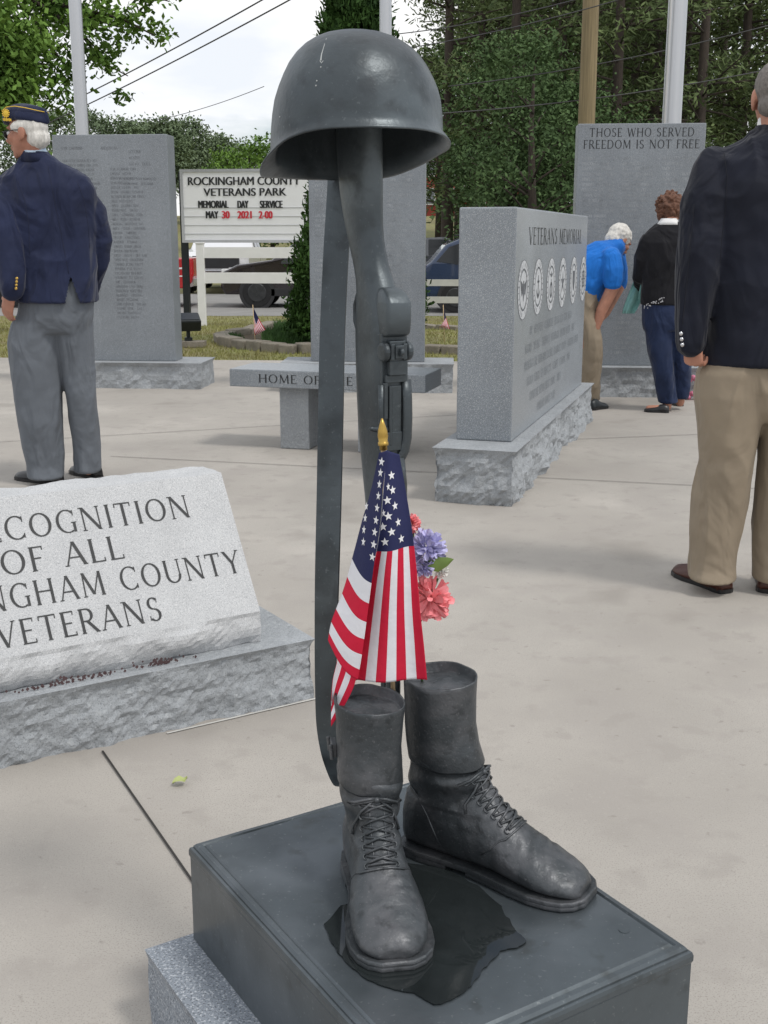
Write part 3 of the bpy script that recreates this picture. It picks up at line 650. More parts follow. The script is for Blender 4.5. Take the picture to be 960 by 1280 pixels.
# ---- helmet
HC = P(446, 160, 1.715); mb = MB(); n = 72
rows = {0: 182, 22: 192, 45: 206, 68: 219, 90: 223, 112: 223, 135: 222, 158: 220, 180: 217, 202: 195, 225: 172, 248: 160, 270: 157, 292: 157.5, 315: 160, 338: 168, 360: 182}
ks = sorted(rows)
def rim_v(a):
    a %= 360
    for k0, k1 in zip(ks, ks[1:]):
        if k0 <= a <= k1:
            q = (a - k0) / (k1 - k0); i = ks.index(k0); m = len(ks) - 1
            p0, p1, p2, p3 = rows[ks[(i - 1) % m]], rows[k0], rows[k1], rows[ks[(i + 2) % m] if i + 2 > m else ks[i + 2]]
            return .5 * (2 * p1 + (p2 - p0) * q + (2 * p0 - 5 * p1 + 4 * p2 - p3) * q * q + (3 * p1 - p0 - 3 * p2 + p3) * q ** 3)
rx, ry = .1225, .135
def rim_pt(a, off=0.0, dz=0.0):
    # rim point: plan position on the oval, height from the measured rim line
    fl = {180: .012}.get(int(a), 0)
    l = math.exp(-((a - 182) / 26) ** 2) * .011 + math.exp(-(((a + 180) % 360 - 180 + 8) / 22) ** 2) * .006 + .003
    x = HC.x + (rx + l + off) * math.cos(R(a)); y = HC.y + (ry + .006 + off) * math.sin(R(a))
    d = ray(480, rim_v(a)); z = CAMH + d.z / d.y * y
    return V((x, y, z + dz))
apex = P(440, 39.5, 1.715); HZ = apex.z
ts = [0, .015, .04, .08, .13, .2, .28, .36, .44, .52, .6, .68, .75, .82, .88, .93, .97, 1.0]
def dome_ring(t, inner=0):
    out = []
    for j in range(n):
        a = 360 * j / n; rp_ = rim_pt(a)
        ph = t * math.pi / 2
        # oval dome whose side drops almost straight to the rim, then the rim turns out
        rr = math.sin(ph) ** .833; zz = 1 - max(0, math.cos(ph)) ** .833
        dx = (rx - .001 - inner) * math.cos(R(a)); dy = (ry - .001 - inner) * math.sin(R(a))
        zb = rp_.z + .012
        x = apex.x * (1 - t) ** 1.5 + HC.x * (1 - (1 - t) ** 1.5) + dx * rr; y = HC.y + dy * rr
        z = HZ - inner - (HZ - inner - zb) * zz
        dent = .0016 * nz((x, y, z), 22, 3) if not inner else 0
        out.append(V((x, y, z)) + V((math.cos(R(a)), math.sin(R(a)), .3)) * dent)
    return out
outer = [dome_ring(t) for t in ts[1:]]
rim = [[rim_pt(360 * j / n, -.004, .006) for j in range(n)], [rim_pt(360 * j / n, 0, .001) for j in range(n)], [rim_pt(360 * j / n, .0016, -.0008) for j in range(n)], [rim_pt(360 * j / n, .0008, -.003) for j in range(n)], [rim_pt(360 * j / n, -.003, -.001) for j in range(n)]]
inner = [dome_ring(t, .006) for t in ts[1:]][::-1]
mb.loft([[V((apex.x, HC.y, HZ + .0002))] * n] + outer + rim + inner + [[V((apex.x, HC.y, HZ - .006))] * n], cap=False)
hel = mb.build('helmet', M_bron, statue, smooth=True); weld(hel, 1e-6)
def on_dome(u, v, lift=.0012):
    d = ray(u, v); inv = V((0, 0, CAMH)); bv = BVHTree.FromPolygons([vv.co + wloc(hel) for vv in hel.data.vertices], [tuple(p.vertices) for p in hel.data.polygons])
    h = bv.ray_cast(inv, d.normalized()); return h[0] + h[1] * lift
mb = MB()                                  # white bird streak running down the crown
pts = [on_dome(u, v, 0) for u, v in ((408, 48), (405, 58), (402, 68), (401, 76))]
mb.tube(pts, [.0005, .0006, .0009, .0012], 6); mb.tube([on_dome(u, v, 0) for u, v in ((400, 76), (402, 79), (404, 76))], .0007, 6)
for u, v in ((401, 84), (396, 101), (395, 107), (350, 146)): mb.ball(on_dome(u, v, 0), .0011, n=6, m=4)
mb.build('streak', mat('pale_streak', (.45, .47, .47), .8), hel)

# ---- water on the plinth
out = [(60, 855), (110, 800), (200, 770), (300, 668), (430, 688), (520, 738), (592, 800), (597, 815), (606, 832), (616, 838), (628, 862), (640, 880), (652, 886), (668, 903), (655, 917), (640, 925), (612, 928), (590, 935), (566, 960), (540, 985), (520, 1015), (500, 1040), (470, 1066), (440, 1080), (410, 1094), (390, 1095), (362, 1080), (330, 1060), (270, 1050), (230, 1036), (190, 1020), (130, 970), (100, 935), (85, 910)]
poly = [G(380 + x / 2.4, 800 + y / 2.4, PZ + .0015) for x, y in out]
fine = []
for i, p in enumerate(poly):
    q = poly[(i + 1) % len(poly)]
    for t in (0, .25, .5, .75):
        r = p.lerp(q, t); r.x += .002 * nz(r, 90, 1); r.y += .002 * nz(r, 90, 2); fine.append(r)
mb = MB(); mb.prism(fine, (0, 0, 1), .0012)
pud = structure(mb.build('puddle_water', M_water))

# ---- the small flag standing in the boot
FD = 1.615
flag = thing('stick_flag', 'bunched American stick flag with gold tip standing against the bronze rifle', 'flag', P(492, 862, 1.66))
fc = lambda pts, t: pts[min(int(t * (len(pts) - 1)), len(pts) - 2)].lerp(pts[min(int(t * (len(pts) - 1)), len(pts) - 2) + 1], t * (len(pts) - 1) - min(int(t * (len(pts) - 1)), len(pts) - 2))
def spline(pts, t):
    m = len(pts) - 1; x = t * m; k = min(int(x), m - 1); q = x - k
    p0, p1, p2, p3 = pts[max(k - 1, 0)], pts[k], pts[k + 1], pts[min(k + 2, m)]
    return .5 * ((2 * p1) + (p2 - p0) * q + (2 * p0 - 5 * p1 + 4 * p2 - p3) * q * q + (3 * p1 - p0 - 3 * p2 + p3) * q ** 3)
def ptl(*a): return [P(u, v, D) for u, v, D in a]
# right-hand fall: v 0 (right edge) .. 7/13, u 0 (hoist) .. 1
ra = ptl((499, 568, FD), (507, 612, FD + .004), (515, 662, FD), (521, 715, FD - .006), (525, 762, FD - .008), (530, 808, FD - .006), (534, 851, FD - .002))
rbb = ptl((483, 563, FD - .012), (479, 615, FD - .020), (474, 668, FD - .018), (464, 722, FD - .004), (457, 765, FD + .010), (450, 810, FD + .014), (444, 851, FD + .012))
def SR(u, v):
    q = v / (7 / 13); p = spline(ra, u).lerp(spline(rbb, u), q)
    p.y += .007 * math.sin(q * 6.5 + .6) * min(1, u * 2.2) * (1 if q < .98 else 0)
    return p
# left-hand fold lying over it: v .12 .. 1, u 0 .. .38
la = ptl((474, 566, FD - .010), (464, 612, FD + .006), (453, 650, FD + .014), (443, 688, FD + .020), (430, 735, FD + .020), (415, 775, FD + .016), (410, 800, FD + .012))
lb = ptl((485, 563, FD - .016), (478, 612, FD - .026), (474, 660, FD - .028), (466, 716, FD - .026), (459, 770, FD - .022), (453, 815, FD - .018), (447, 850, FD - .012))
def SL(u, v):
    q = u / .38; t = (v - .0) / 1.0
    p = spline(la, t).lerp(spline(lb, t), q); b = math.sin(q * math.pi)
    p.y -= .010 * b * min(1, t * 1.5)
    p.z -= .008 * b * min(1, t * 1.2) * 1.0
    return p
# the tail hanging lowest
ta = ptl((446, 842, FD + .002), (442, 858, FD + .002), (430, 882, FD + .002), (414, 907, FD))
tb = ptl((425, 805, FD + .016), (421, 828, FD + .014), (416, 850, FD + .010), (414, 876, FD + .006))
def ST(u, v):
    q = (v - .62) / .38; t = u; p = spline(tb, t).lerp(spline(ta, t), q); p.y += .004 * math.sin(q * 5); return p
me = bpy.data.meshes.new('cloth'); vs, fs, uvs = [], [], []
def sheet(fn, u0, u1, v0, v1, nu, nv, uvf=lambda u, v: (u, v)):
    b = len(vs)
    for j in range(nv + 1):
        for i in range(nu + 1):
            u = u0 + (u1 - u0) * i / nu; v = v0 + (v1 - v0) * j / nv; vs.append(fn(u, v)); uvs.append(uvf(u, v))
    for j in range(nv):
        for i in range(nu): a = b + j * (nu + 1) + i; fs.append((a, a + 1, a + nu + 2, a + nu + 1))
sheet(SR, 0, 1, 0, 7 / 13, 60, 40); sheet(SL, 0, .38, 0, 1, 30, 60); sheet(ST, 0, 1, .62, 1, 24, 24, lambda u, v: (.6 + .4 * u, .69 + (v - .62) / .38 * .309))
me.from_pydata([tuple(p) for p in vs], [], fs); ul = me.uv_layers.new(name='UVMap')
for lp in me.loops: ul.data[lp.index].uv = uvs[lp.vertex_index]
cloth = link('cloth', me, M_flag, flag, smooth=True)
sdm = cloth.modifiers.new('thick', 'SOLIDIFY'); sdm.thickness = .0006; sdm.offset = 0
mb = MB()
cbv = BVHTree.FromPolygons([V(p) for p in vs], fs)
def star(zx, zy, r, asp, rot):
    d = ray(380 + zx / 3.046, 500 + zy / 3.046).normalized(); h = cbv.ray_cast(V((0, 0, CAMH)), d)
    if not h[0]: return
    nr = h[1] if h[1].dot(d) < 0 else -h[1]
    X = V((1, 0, 0)); X = (X - nr * X.dot(nr)).normalized(); Y = nr.cross(X)
    if Y.z < 0: Y = -Y
    c = h[0] + nr * .0009; pts = []
    for k in range(10):
        a = math.pi / 2 + k * math.pi / 5 + rot; rr = r if k % 2 == 0 else r * .42
        pts.append(c + X * (rr * math.cos(a)) * asp + Y * (rr * math.sin(a)))
    mb.add(pts + [c], [(k, (k + 1) % 10, 10) for k in range(10)])
for q in ((297, 235), (293, 277), (289, 321), (285, 365), (280, 411), (276, 458), (271, 503), (267, 550), (262, 597), (228, 540), (230, 494), (235, 450), (240, 405)): star(*q, .0068, 1, -.15)
for q in ((246, 363), (254, 322), (263, 275)): star(*q, .0066, .62, -.2)
for q in ((332, 287), (336, 343), (345, 403), (321, 442), (357, 465), (333, 502), (309, 540), (369, 528), (317, 382), (301, 482)): star(*q, .0068, .95, .12)
for q in ((320, 330), (303, 430), (204, 492)): star(*q, .006, .5, .1)
mb.build('stars', M_star, cloth, fix=False)
tip = P(477.5, 523, 1.612); low = P(492, 862, 1.66)
mb = MB(); mb.tube([P(479, 560, 1.615), P(492, 862, 1.66) - UP * .02], .0035, 10); mb.build('stick', M_wood, flag, smooth=True)
mb = MB(); b0 = P(479.4, 562, 1.615); dn = (tip - b0); L0 = dn.length; dn.normalize()
mb.tube([b0, b0 + dn * .006, b0 + dn * .0065, b0 + dn * .011, b0 + dn * .0115, b0 + dn * .020, b0 + dn * .028, b0 + dn * .036, b0 + dn * L0], [.0055, .0055, .0075, .0075, .0062, .0076, .0066, .0042, .0012], 14); mb.build('finial', M_gold, flag, smooth=True)

# ---- silk flowers tucked behind the flag
fl = thing('flower_spray', 'pink and lavender silk carnations with one green leaf tucked behind the stick flag', 'flowers', P(545, 850, 1.70))
def bloom(c, r, m, seed, label):
    rr = random.Random(seed); mb = MB()
    for k in range(110):
        a = rr.random() * 6.283; zz = rr.uniform(-.75, 1); q = math.sqrt(max(0, 1 - zz * zz))
        d = V((q * math.cos(a), -zz, q * math.sin(a)))
        s_ = d.orthogonal().normalized(); s_.rotate(Matrix.Rotation(rr.random() * 6.28, 3, d)); t_ = d.cross(s_)
        L = r * rr.uniform(.75, 1.05); wv = r * rr.uniform(.11, .19); row = []
        for i, (x, h) in enumerate(((.15, .15), (.55, .75), (.85, 1), (1, .85))):
            cup = .12 * r * math.sin(x * 3 + k)
            row += [c + d * (L * x) - s_ * wv * h + t_ * cup, c + d * (L * x * (1.03)) + t_ * (cup + .05 * r), c + d * (L * x) + s_ * wv * h + t_ * cup]
        fs = []
        for i in range(3): fs += [(3 * i, 3 * i + 1, 3 * i + 4, 3 * i + 3), (3 * i + 1, 3 * i + 2, 3 * i + 5, 3 * i + 4)]
        mb.add(row, fs)
    o = mb.build('bloom', m, fl, fix=False, label=label)
    return o
FY = 1.665
bloom(P(538, 747, FY), .036, M_pink, 1, 'large coral pink carnation bloom')
bloom(P(534, 684, FY), .030, M_lav, 2, 'lavender blue bloom')
bloom(P(514, 655, FY), .016, M_pink, 3, 'small pink bloom behind the flag edge')
bloom(P(530, 708, FY - .008), .017, M_lav, 6, 'small lavender bloom')
bloom(P(551, 714, FY), .012, M_wpet, 4, 'tiny white bloom')
mb = MB(); a, b = P(528, 706, FY - .01), P(567, 699, FY - .018); pts = []
for t, wv in ((0, .001), (.2, .007), (.5, .0115), (.8, .007), (1, .0005)):
    c = a.lerp(b, t) - UP * .004 * math.sin(t * 3.14); pts.append([c + UP * wv, c + V((0, -.002, 0)), c - UP * wv])
mb.loft(pts, cap=False, closed=False); mb.build('leaf', M_leaf, fl, fix=False, smooth=True)
mb = MB()
for u, v in ((538, 747), (534, 684), (516, 655), (551, 714)): mb.tube([P(u, v, FY + .004), P(520, 790, FY + .02), P(524, 840, 1.69), P(530, 858, 1.70)], .0018, 6)
mb.build('stem', M_stem, fl, smooth=True)
# ================================================================== GRANITE STONES OF THE PARK
def axes(az): e2 = V((math.sin(R(az)), math.cos(R(az)), 0)); return V((e2.y, -e2.x, 0)), e2
def on_plane(u, v, O, n):
    d = ray(u, v); o = V((0, 0, CAMH)); return o + d * ((O - o).dot(n) / d.dot(n))
# recognition stone on its base, near left
C0 = G(395, 873)
st = thing('recognition_stone', 'pale slanted granite stone lettered in recognition of all county veterans, on a rough base', 'memorial stone', C0 - E1 * .65 + E2 * .27)
mb = MB(); rock_block(mb, C0 - E1 * 1.29, E1, E2, UP, (1.29, .52, .178), amp=(.019, .014, .01, .014), step=.0125, seed=1, edge=.02, facet=13)
weld(mb.build('base', M_granR, st))
O2 = C0 - E1 * .14 + E2 * .057 + UP * .178
mb = MB(); Wd = .985
# profile: rough lip, sawn slant, rough top and back
def slantp(t): return E2 * (.234 * t) + UP * (.09 + .35 * t)
n1, n2 = 70, 30
def slab_grid(fn, na, nb):
    mb.add([fn(i / na, j / nb) for j in range(nb + 1) for i in range(na + 1)], [(j * (na + 1) + i, j * (na + 1) + i + 1, (j + 1) * (na + 1) + i + 1, (j + 1) * (na + 1) + i) for j in range(nb) for i in range(na)])
def rough(p, a): return a * (.5 * noise.voronoi(p * 9)[0][0] + .45 * nz(p, 14, 2) + .3 * abs(nz(p, 45, 3)))
def lip(a, b):
    p = O2 - E1 * (Wd * (1 - a)) + UP * (.001 + .089 * b); k = min(1, (1 - b) * 5) * min(1, (1 - a) * 40 + .25)
    return p - E2 * (.022 * math.sin(b * 3.0) * k) + E2 * rough(p, .03) * k
def top(a, b):
    p = O2 - E1 * (Wd * (1 - a)) + slantp(1) + E2 * (.13 * b)
    return p + UP * ((rough(p, .014) - .006) * (1 if b > .05 else .25)) 
slab_grid(lip, n1 * 1, 8)
slab_grid(lambda a, b: O2 - E1 * (Wd * (1 - a)) + slantp(b) + (UP * ((rough(O2 - E1 * (Wd * (1 - a)) + slantp(1), .014) - .006) * .25) if b == 1 else V((0, 0, 0))), n1, n2)
slab_grid(top, n1, 6)
slab_grid(lambda a, b: (lambda p, q: p.lerp(q, b))(top(a, 1), O2 - E1 * (Wd * (1 - a)) + E2 * .42 + UP * .001), n1, 10)
for sg, a in ((1, 1.0), (-1, 0.0)):
    front = [lip(a, j / 8) for j in range(9)] + [O2 - E1 * (Wd * (1 - a)) + slantp(j / n2) for j in range(1, n2)] + [top(a, j / 6) for j in range(7)]
    back = [(top(a, 1)).lerp(O2 - E1 * (Wd * (1 - a)) + E2 * .42 + UP * .001, j / 10) for j in range(1, 11)]
    mb.add(front + back, [tuple(range(len(front + back)))])
so_ = mb.build('slant_block', M_granL, st); weld(so_, 2e-4)
ey = (slantp(1) - slantp(0)).normalized(); T0 = O2 + UP * .09
mb = MB()
for s_, base, right, tgt in (('IN RECOGNITION', .300, -.122, .745), ('OF ALL', .209, -.335, .322), ('ROCKINGHAM COUNTY', .119, -.018, .955), ('VETERANS', .024, -.275, .43)):
    mb = MB(); h = .0665; engrave(mb, s_, T0 + E1 * right + ey * base, E1, ey, h, tgt / (text_width(s_) * h), 'r', .001, fat=1.12)
    mb.build('lettering', M_ink, so_, fix=False)
# dark stain where the lip meets the base, and the pale sealant line along the foot
mb = MB(); rnd = random.Random(5)
for k in range(170):
    x = rnd.choice((rnd.gauss(-.30, .03), rnd.gauss(-.52, .05), rnd.uniform(-.98, -.55))); p = O2 + E1 * x - E2 * .0265 + UP * (.004 + abs(rnd.gauss(0, .008)))
    r = rnd.uniform(.002, .005); mb.add([p + E1 * r, p + UP * r * 1.3 - E2 * .0005, p - E1 * r, p - UP * min(r, p.z - O2.z - .001)], [(0, 1, 2, 3)])
o = mb.build('lichen_stain', M_stain, so_, fix=False); o['kind'] = 'stuff'
mb = MB(); strip(mb, C0 - E1 * .45 - E2 * .006, C0 + E1 * .01 - E2 * .006, .008, .003); mb.build('sealant', M_caulkL, st, fix=False)

# tall name slabs
def name_slab(label, org, az, wd, ht, th, bh, over, seed, front=.16):
    e1, e2 = axes(az); b = thing('name_slab', label, 'monument', org + e1 * wd / 2, 'tall name slabs round the plaza')
    mb = MB(); rock_block(mb, org - e1 * over - e2 * front, e1, e2, UP, (wd + 2 * over, th + 2 * front, bh), amp=(.035, .02, .02, .02), step=.035, seed=seed, edge=.03, facet=7)
    weld(mb.build('base', M_granR, b))
    mb = MB(); c = org + e1 * wd / 2 + e2 * th / 2 + UP * (bh + (ht - bh) / 2 + .0005); mb.box(c, (wd, th, ht - bh), (e1, e2, UP))
    s = mb.build('slab', M_granB, b, bevel=.006)
    return b, s, e1, e2
rnd = random.Random(8)
# left
org = G(252, 487); org.z = 0; e1, e2 = axes(5); org = org - e1 * (.99 + .26) + e2 * .16
b, s, e1, e2 = name_slab('tall grey name slab behind the man in the garrison cap, with one worn column of names', org, 5, .99, 2.12, .24, .225, .26, 11)
fr = lambda x, z: org + e1 * x + UP * z
mb = MB(); worn_rows(mb, fr(.49, 1.83), e1, UP, .30, 34, .0375, .021, rnd, ((0, 1),)); worn_rows(mb, fr(.08, 2.0), e1, UP, .80, 1, .04, .024, rnd, ((0, .3), (.42, .72), (.8, 1)))
worn_rows(mb, fr(.66, 1.97), e1, UP, .22, 3, .05, .022, rnd); worn_rows(mb, fr(.60, 1.75), e1, UP, .34, 2, .04, .02, rnd)
worn_rows(mb, fr(.08, 1.9), e1, UP, .34, 30, .0375, .02, rnd, keep=.8)
mb.build('names', M_ink2, s, fix=False)
# middle
org = G(567, 492); org.z = 0; e1, e2 = axes(3); org = org - e1 * (.97 + .25) + e2 * .17
b, s, e1, e2 = name_slab('tall grey name slab straight behind the bronze rifle, covered in worn names', org, 3, .97, 2.1, .22, .245, .25, 13, .17)
mb = MB(); worn_rows(mb, fr(.05, 1.93), e1, UP, .88, 38, .0405, .023, rnd, ((0, .30), (.34, .63), (.68, 1)))
worn_rows(mb, fr(.1, .34), e1, UP, .8, 1, .04, .022, rnd)
mb.build('names', M_ink3, s, fix=False)
# right
e1, e2 = axes(4); org = P(713, 470, 9.66); org.z = 0; org.x -= .01
b, s, e1, e2 = name_slab('tall grey slab headed those who served, freedom is not free', org, 4, 1.0, 2.155, .22, .245, .16, 17)
mb = MB()
for tx, z, tw in (('THOSE WHO SERVED', 2.055, .82), ('FREEDOM IS NOT FREE', 1.965, .91)):
    mb = MB(); engrave(mb, tx, fr(.50, z), e1, UP, .066, tw / (text_width(tx) * .066), 'c', .0012, fat=1.15); mb.build('lettering', M_ink, s, fix=False)
mb = MB(); worn_rows(mb, fr(.045, 1.88), e1, UP, .91, 39, .0405, .023, rnd, ((0, .32), (.35, .66), (.69, 1))); mb.build('names', M_ink3, s, fix=False)

# long block with six service seals
e1, e2 = axes(17.4)
bo = G(644, 635) - e1 * .42; bo.z = 0
blk = thing('veterans_memorial_block', 'long polished granite block lettered veterans memorial with six round seals, on a rough base', 'monument', bo + e1 * .21 + e2 * 1.4)
mb = MB(); rock_block(mb, bo, e1, e2, UP, (.42, 2.86, .275), amp=(.04, .045, .02, .02), step=.022, seed=6, edge=.03, facet=7); weld(mb.build('base', M_granR, blk))
q = G(639, 553, .275); bw = .285; bl = 2.5; bh_ = 1.142
mb = MB(); c = q - e1 * bw / 2 + e2 * bl / 2 + UP * (bh_ / 2 + .0005); mb.box(c, (bw, bl, bh_), (e1, e2, UP))
bk = mb.build('block', M_gran, blk, bevel=.008)
face = lambda x, z: q + e2 * x + UP * z                       # right-hand long face, x from the near edge
def fcoord(u, v): p = on_plane(u, v, q, e1) - q; return p.dot(e2), p.z
xa, _ = fcoord(661, 300); xb, _ = fcoord(727, 292)
mb = MB(); tx = 'VETERANS MEMORIAL'; _, z1 = fcoord(664, 306); _, z2 = fcoord(664, 284); hh = abs(z2 - z1)
engrave(mb, tx, face((xa + xb) / 2, z1), e2, UP, hh, (xb - xa) / (text_width(tx) * hh), 'c', .0015, fat=.9)
mb.build('lettering', M_ink, bk, fix=False)
def disc(mb, c, X, Y, n_, r0, r1, lift, seg=40, th=.0):
    o = c + n_ * lift
    if r0 <= 0: mb.add([o] + [o + X * (r1 * math.cos(6.28319 * i / seg)) + Y * (r1 * math.sin(6.28319 * i / seg)) for i in range(seg)], [(0, 1 + i, 1 + (i + 1) % seg) for i in range(seg)])
    else:
        vs_ = [o + X * (r * math.cos(6.28319 * i / seg)) + Y * (r * math.sin(6.28319 * i / seg)) for i in range(seg) for r in (r0, r1)]
        mb.add(vs_, [(2 * i, 2 * i + 1, (2 * i + 3) % (2 * seg), (2 * i + 2) % (2 * seg)) for i in range(seg)])
emb = ['eagle', 'anchor', 'globe', 'star', 'shield', 'wheel']
sl_lab = {'eagle': 'round seal nearest the left edge', 'anchor': 'round seal second from the left', 'globe': 'round seal third from the left', 'star': 'round seal fourth from the left', 'shield': 'round seal fifth from the left', 'wheel': 'round seal nearest the far right edge'}
for k, (u, v) in enumerate(((654, 362.5), (672.4, 358.5), (688.6, 355.5), (703, 353), (716.7, 350.5), (728.6, 348.5))):
    x, z = fcoord(u, v); c = face(x, z); r = .152
    mb = MB(); disc(mb, c, e2, UP, e1, r * .70, r, .0014); disc(mb, c, e2, UP, e1, 0, r * .62, .0014)
    sl_ = mb.build('seal', M_frost, bk, fix=False, label=sl_lab[emb[k]])
    mb = MB(); disc(mb, c, e2, UP, e1, r * .965, r * .99, .0020); disc(mb, c, e2, UP, e1, r * .66, r * .695, .0020)
    for i in range(26):                                       # worn lettering round the rim
        a = 6.283 * i / 26 + .1
        if i in (6, 7, 19, 20): continue
        p = c + e2 * (r * .83 * math.cos(a)) + UP * (r * .83 * math.sin(a)) + e1 * .0022; rd = e2 * math.cos(a) + UP * math.sin(a); tg = -e2 * math.sin(a) + UP * math.cos(a)
        w_ = .005 if i % 3 else .009
        mb.add([p - rd * .010 - tg * w_ * .4, p + rd * .010 - tg * w_ * .4, p + rd * .010 + tg * w_ * .4, p - rd * .010 + tg * w_ * .4], [(0, 1, 2, 3)])
    pt = lambda X, Y: c + e2 * (X * r) + UP * (Y * r) + e1 * .0024
    def shp(pts): mb.add([pt(*p) for p in pts], [tuple(range(len(pts)))])
    e_ = emb[k]
    if e_ == 'eagle': shp([(-.07, .3), (.07, .3), (.1, -.2), (0, -.4), (-.1, -.2)]); shp([(-.1, .18), (-.5, .32), (-.46, .05), (-.3, -.2), (-.1, -.1)]); shp([(.1, .18), (.5, .32), (.46, .05), (.3, -.2), (.1, -.1)])
    elif e_ == 'anchor': shp([(-.05, .4), (.05, .4), (.05, -.4), (-.05, -.4)]); shp([(-.2, .22), (.2, .22), (.2, .15), (-.2, .15)]); shp([(-.38, -.05), (-.25, -.3), (0, -.42), (0, -.3), (-.2, -.2)]); shp([(.38, -.05), (.25, -.3), (0, -.42), (0, -.3), (.2, -.2)])
    elif e_ == 'globe': disc(mb, c - UP * .03, e2, UP, e1, r * .2, r * .3, .0024); shp([(-.4, .42), (0, .25), (.4, .42), (.1, .38), (0, .5), (-.1, .38)]); shp([(-.04, .2), (.04, .2), (.04, -.45), (-.04, -.45)])
    elif e_ == 'star':
        for i in range(5): a = 1.571 + i * 1.2566; shp([(.5 * math.cos(a), .5 * math.sin(a)), (.16 * math.cos(a + .628), .16 * math.sin(a + .628)), (0, 0), (.16 * math.cos(a - .628), .16 * math.sin(a - .628))])
    elif e_ == 'shield': shp([(-.3, .4), (.3, .4), (.3, -.05), (.15, -.32), (0, -.45), (-.15, -.32), (-.3, -.05)])
    else:
        disc(mb, c, e2, UP, e1, r * .3, r * .38, .0024)
        for i in range(4): a = i * .785; shp([(.5 * math.cos(a) - .03 * math.sin(a), .5 * math.sin(a) + .03 * math.cos(a)), (-.5 * math.cos(a) - .03 * math.sin(a), -.5 * math.sin(a) + .03 * math.cos(a)), (-.5 * math.cos(a) + .03 * math.sin(a), -.5 * math.sin(a) - .03 * math.cos(a)), (.5 * math.cos(a) + .03 * math.sin(a), .5 * math.sin(a) - .03 * math.cos(a))])
    mb.build('relief', M_ink2, sl_, fix=False)
mb = MB(); rnd = random.Random(2)
for k, (a, b_) in enumerate(((662, 722), (657, 722), (656, 725), (660, 716), (664, 708), (674, 700))):
    x0, _ = fcoord(a, 420); x1, _ = fcoord(b_, 420); worn_rows(mb, face(x0, .50 - .088 * k), e2, UP, x1 - x0, 1, .1, .046, rnd, lift=.0015)
mb.build('dedication_text', M_ink4, bk, fix=False)

# granite bench
a = G(287, 483, .385); b_ = G(532, 492, .385); e1 = (b_ - a); e1.z = 0; blen = e1.length; e1.normalize(); e2 = V((-e1.y, e1.x, 0))
bn = thing('granite_bench', 'grey granite bench lettered home of the brave behind the bronze rifle', 'bench', V((a.x, a.y, 0)) + e1 * blen / 2 + e2 * .2)
mb = MB(); mb.box(a + e1 * blen / 2 + e2 * .2 + UP * .055, (blen, .40, .108), (e1, e2, UP)); seat = mb.build('seat', M_gran, bn, bevel=.006)
mb = MB(); tx = 'HOME OF THE BRAVE'; fx = lambda u: (on_plane(u, 472, a, e2) - a).dot(e1)
x0, x1 = fx(323), fx(441); part_w = text_width('HOME OF THE'); hh = .052
engrave(mb, tx, a + e1 * x0 + UP * .030, e1, UP, hh, (x1 - x0) / (part_w * hh), 'l', .0012, fat=1.2); mb.build('lettering', M_ink, seat, fix=False)
for x in (fx(361.5), blen - fx(361.5) + .045):
    mb = MB(); mb.box(V((a.x, a.y, 0)) + e1 * x + e2 * .2 + UP * .1925, (.19, .25, .383), (e1, e2, UP)); mb.build('leg', M_granR, bn, bevel=.006)

# ================================================================== PEOPLE
def mk(n_, c): return c
def pring(mb_, rings, n=32, yaw=0, e=.85):
    """rings: (u, v, half width px, depth half m, D) or with a front/back shift"""
    X = V((math.cos(R(yaw)), math.sin(R(yaw)), 0)); Y = V((-X.y, X.x, 0)); out = []
    for r in rings:
        c = P(r[0], r[1], r[4]); rx_ = r[2] * mpp(c); ry_ = r[3]
        out.append([c + X * (rx_ * math.copysign(abs(math.cos(t)) ** e, math.cos(t))) + Y * (ry_ * math.copysign(abs(math.sin(t)) ** e, math.sin(t))) for t in (2 * math.pi * j / n for j in range(n))])
    mb_.loft(out)
def pt_(p, scale=1): return P(*p)
def ptube(mb_, pts, rpx, **k):
    q = [P(*p) for p in pts]; mb_.tube(q, [r * mpp(c) for r, c in zip(rpx, q)], n=16, round_=k.pop('round_', True), **k)
def frame(f):
    f = V(f).normalized(); s = UP.cross(f).normalized(); u = f.cross(s); return f, s, u      # s = the person's left
def head(mb_, c, f, sz=1, neck=None):
    f, s, u = frame(f); L = lambda x, y, z: c + f * (x * sz) + s * (y * sz) + u * (z * sz); A = (f, s, u); k = lambda *r: tuple(q * sz for q in r)
    mb_.ball(L(-.012, 0, .032), k(.096, .075, .088), A); mb_.ball(L(.018, 0, -.02), k(.074, .066, .085), A); mb_.ball(L(.032, 0, -.068), k(.055, .05, .045), A); mb_.ball(L(.068, 0, -.092), k(.022, .026, .02), A)
    mb_.tube([L(.082, 0, .025), L(.098, 0, 0), L(.112, 0, -.022), L(.098, 0, -.032)], [.008 * sz, .010 * sz, .0135 * sz, .012 * sz], 10, round_=True)
    mb_.ball(L(.078, 0, .034), k(.018, .050, .011), A); mb_.ball(L(.088, 0, -.056), k(.010, .024, .007), A); mb_.ball(L(.087, 0, -.067), k(.010, .020, .007), A)
    for y in (-1, 1):
        mb_.ball(L(.062, y * .042, -.015), k(.024, .02, .024), A); mb_.ball(L(-.012, y * .076, -.006), k(.020, .009, .032), A); mb_.ball(L(-.004, y * .074, -.03), k(.010, .008, .012), A)
    if neck is not None: mb_.tube([L(-.02, 0, -.04), (L(-.02, 0, -.09) + neck) / 2, neck], [.054 * sz, .053 * sz, .062 * sz], 16)
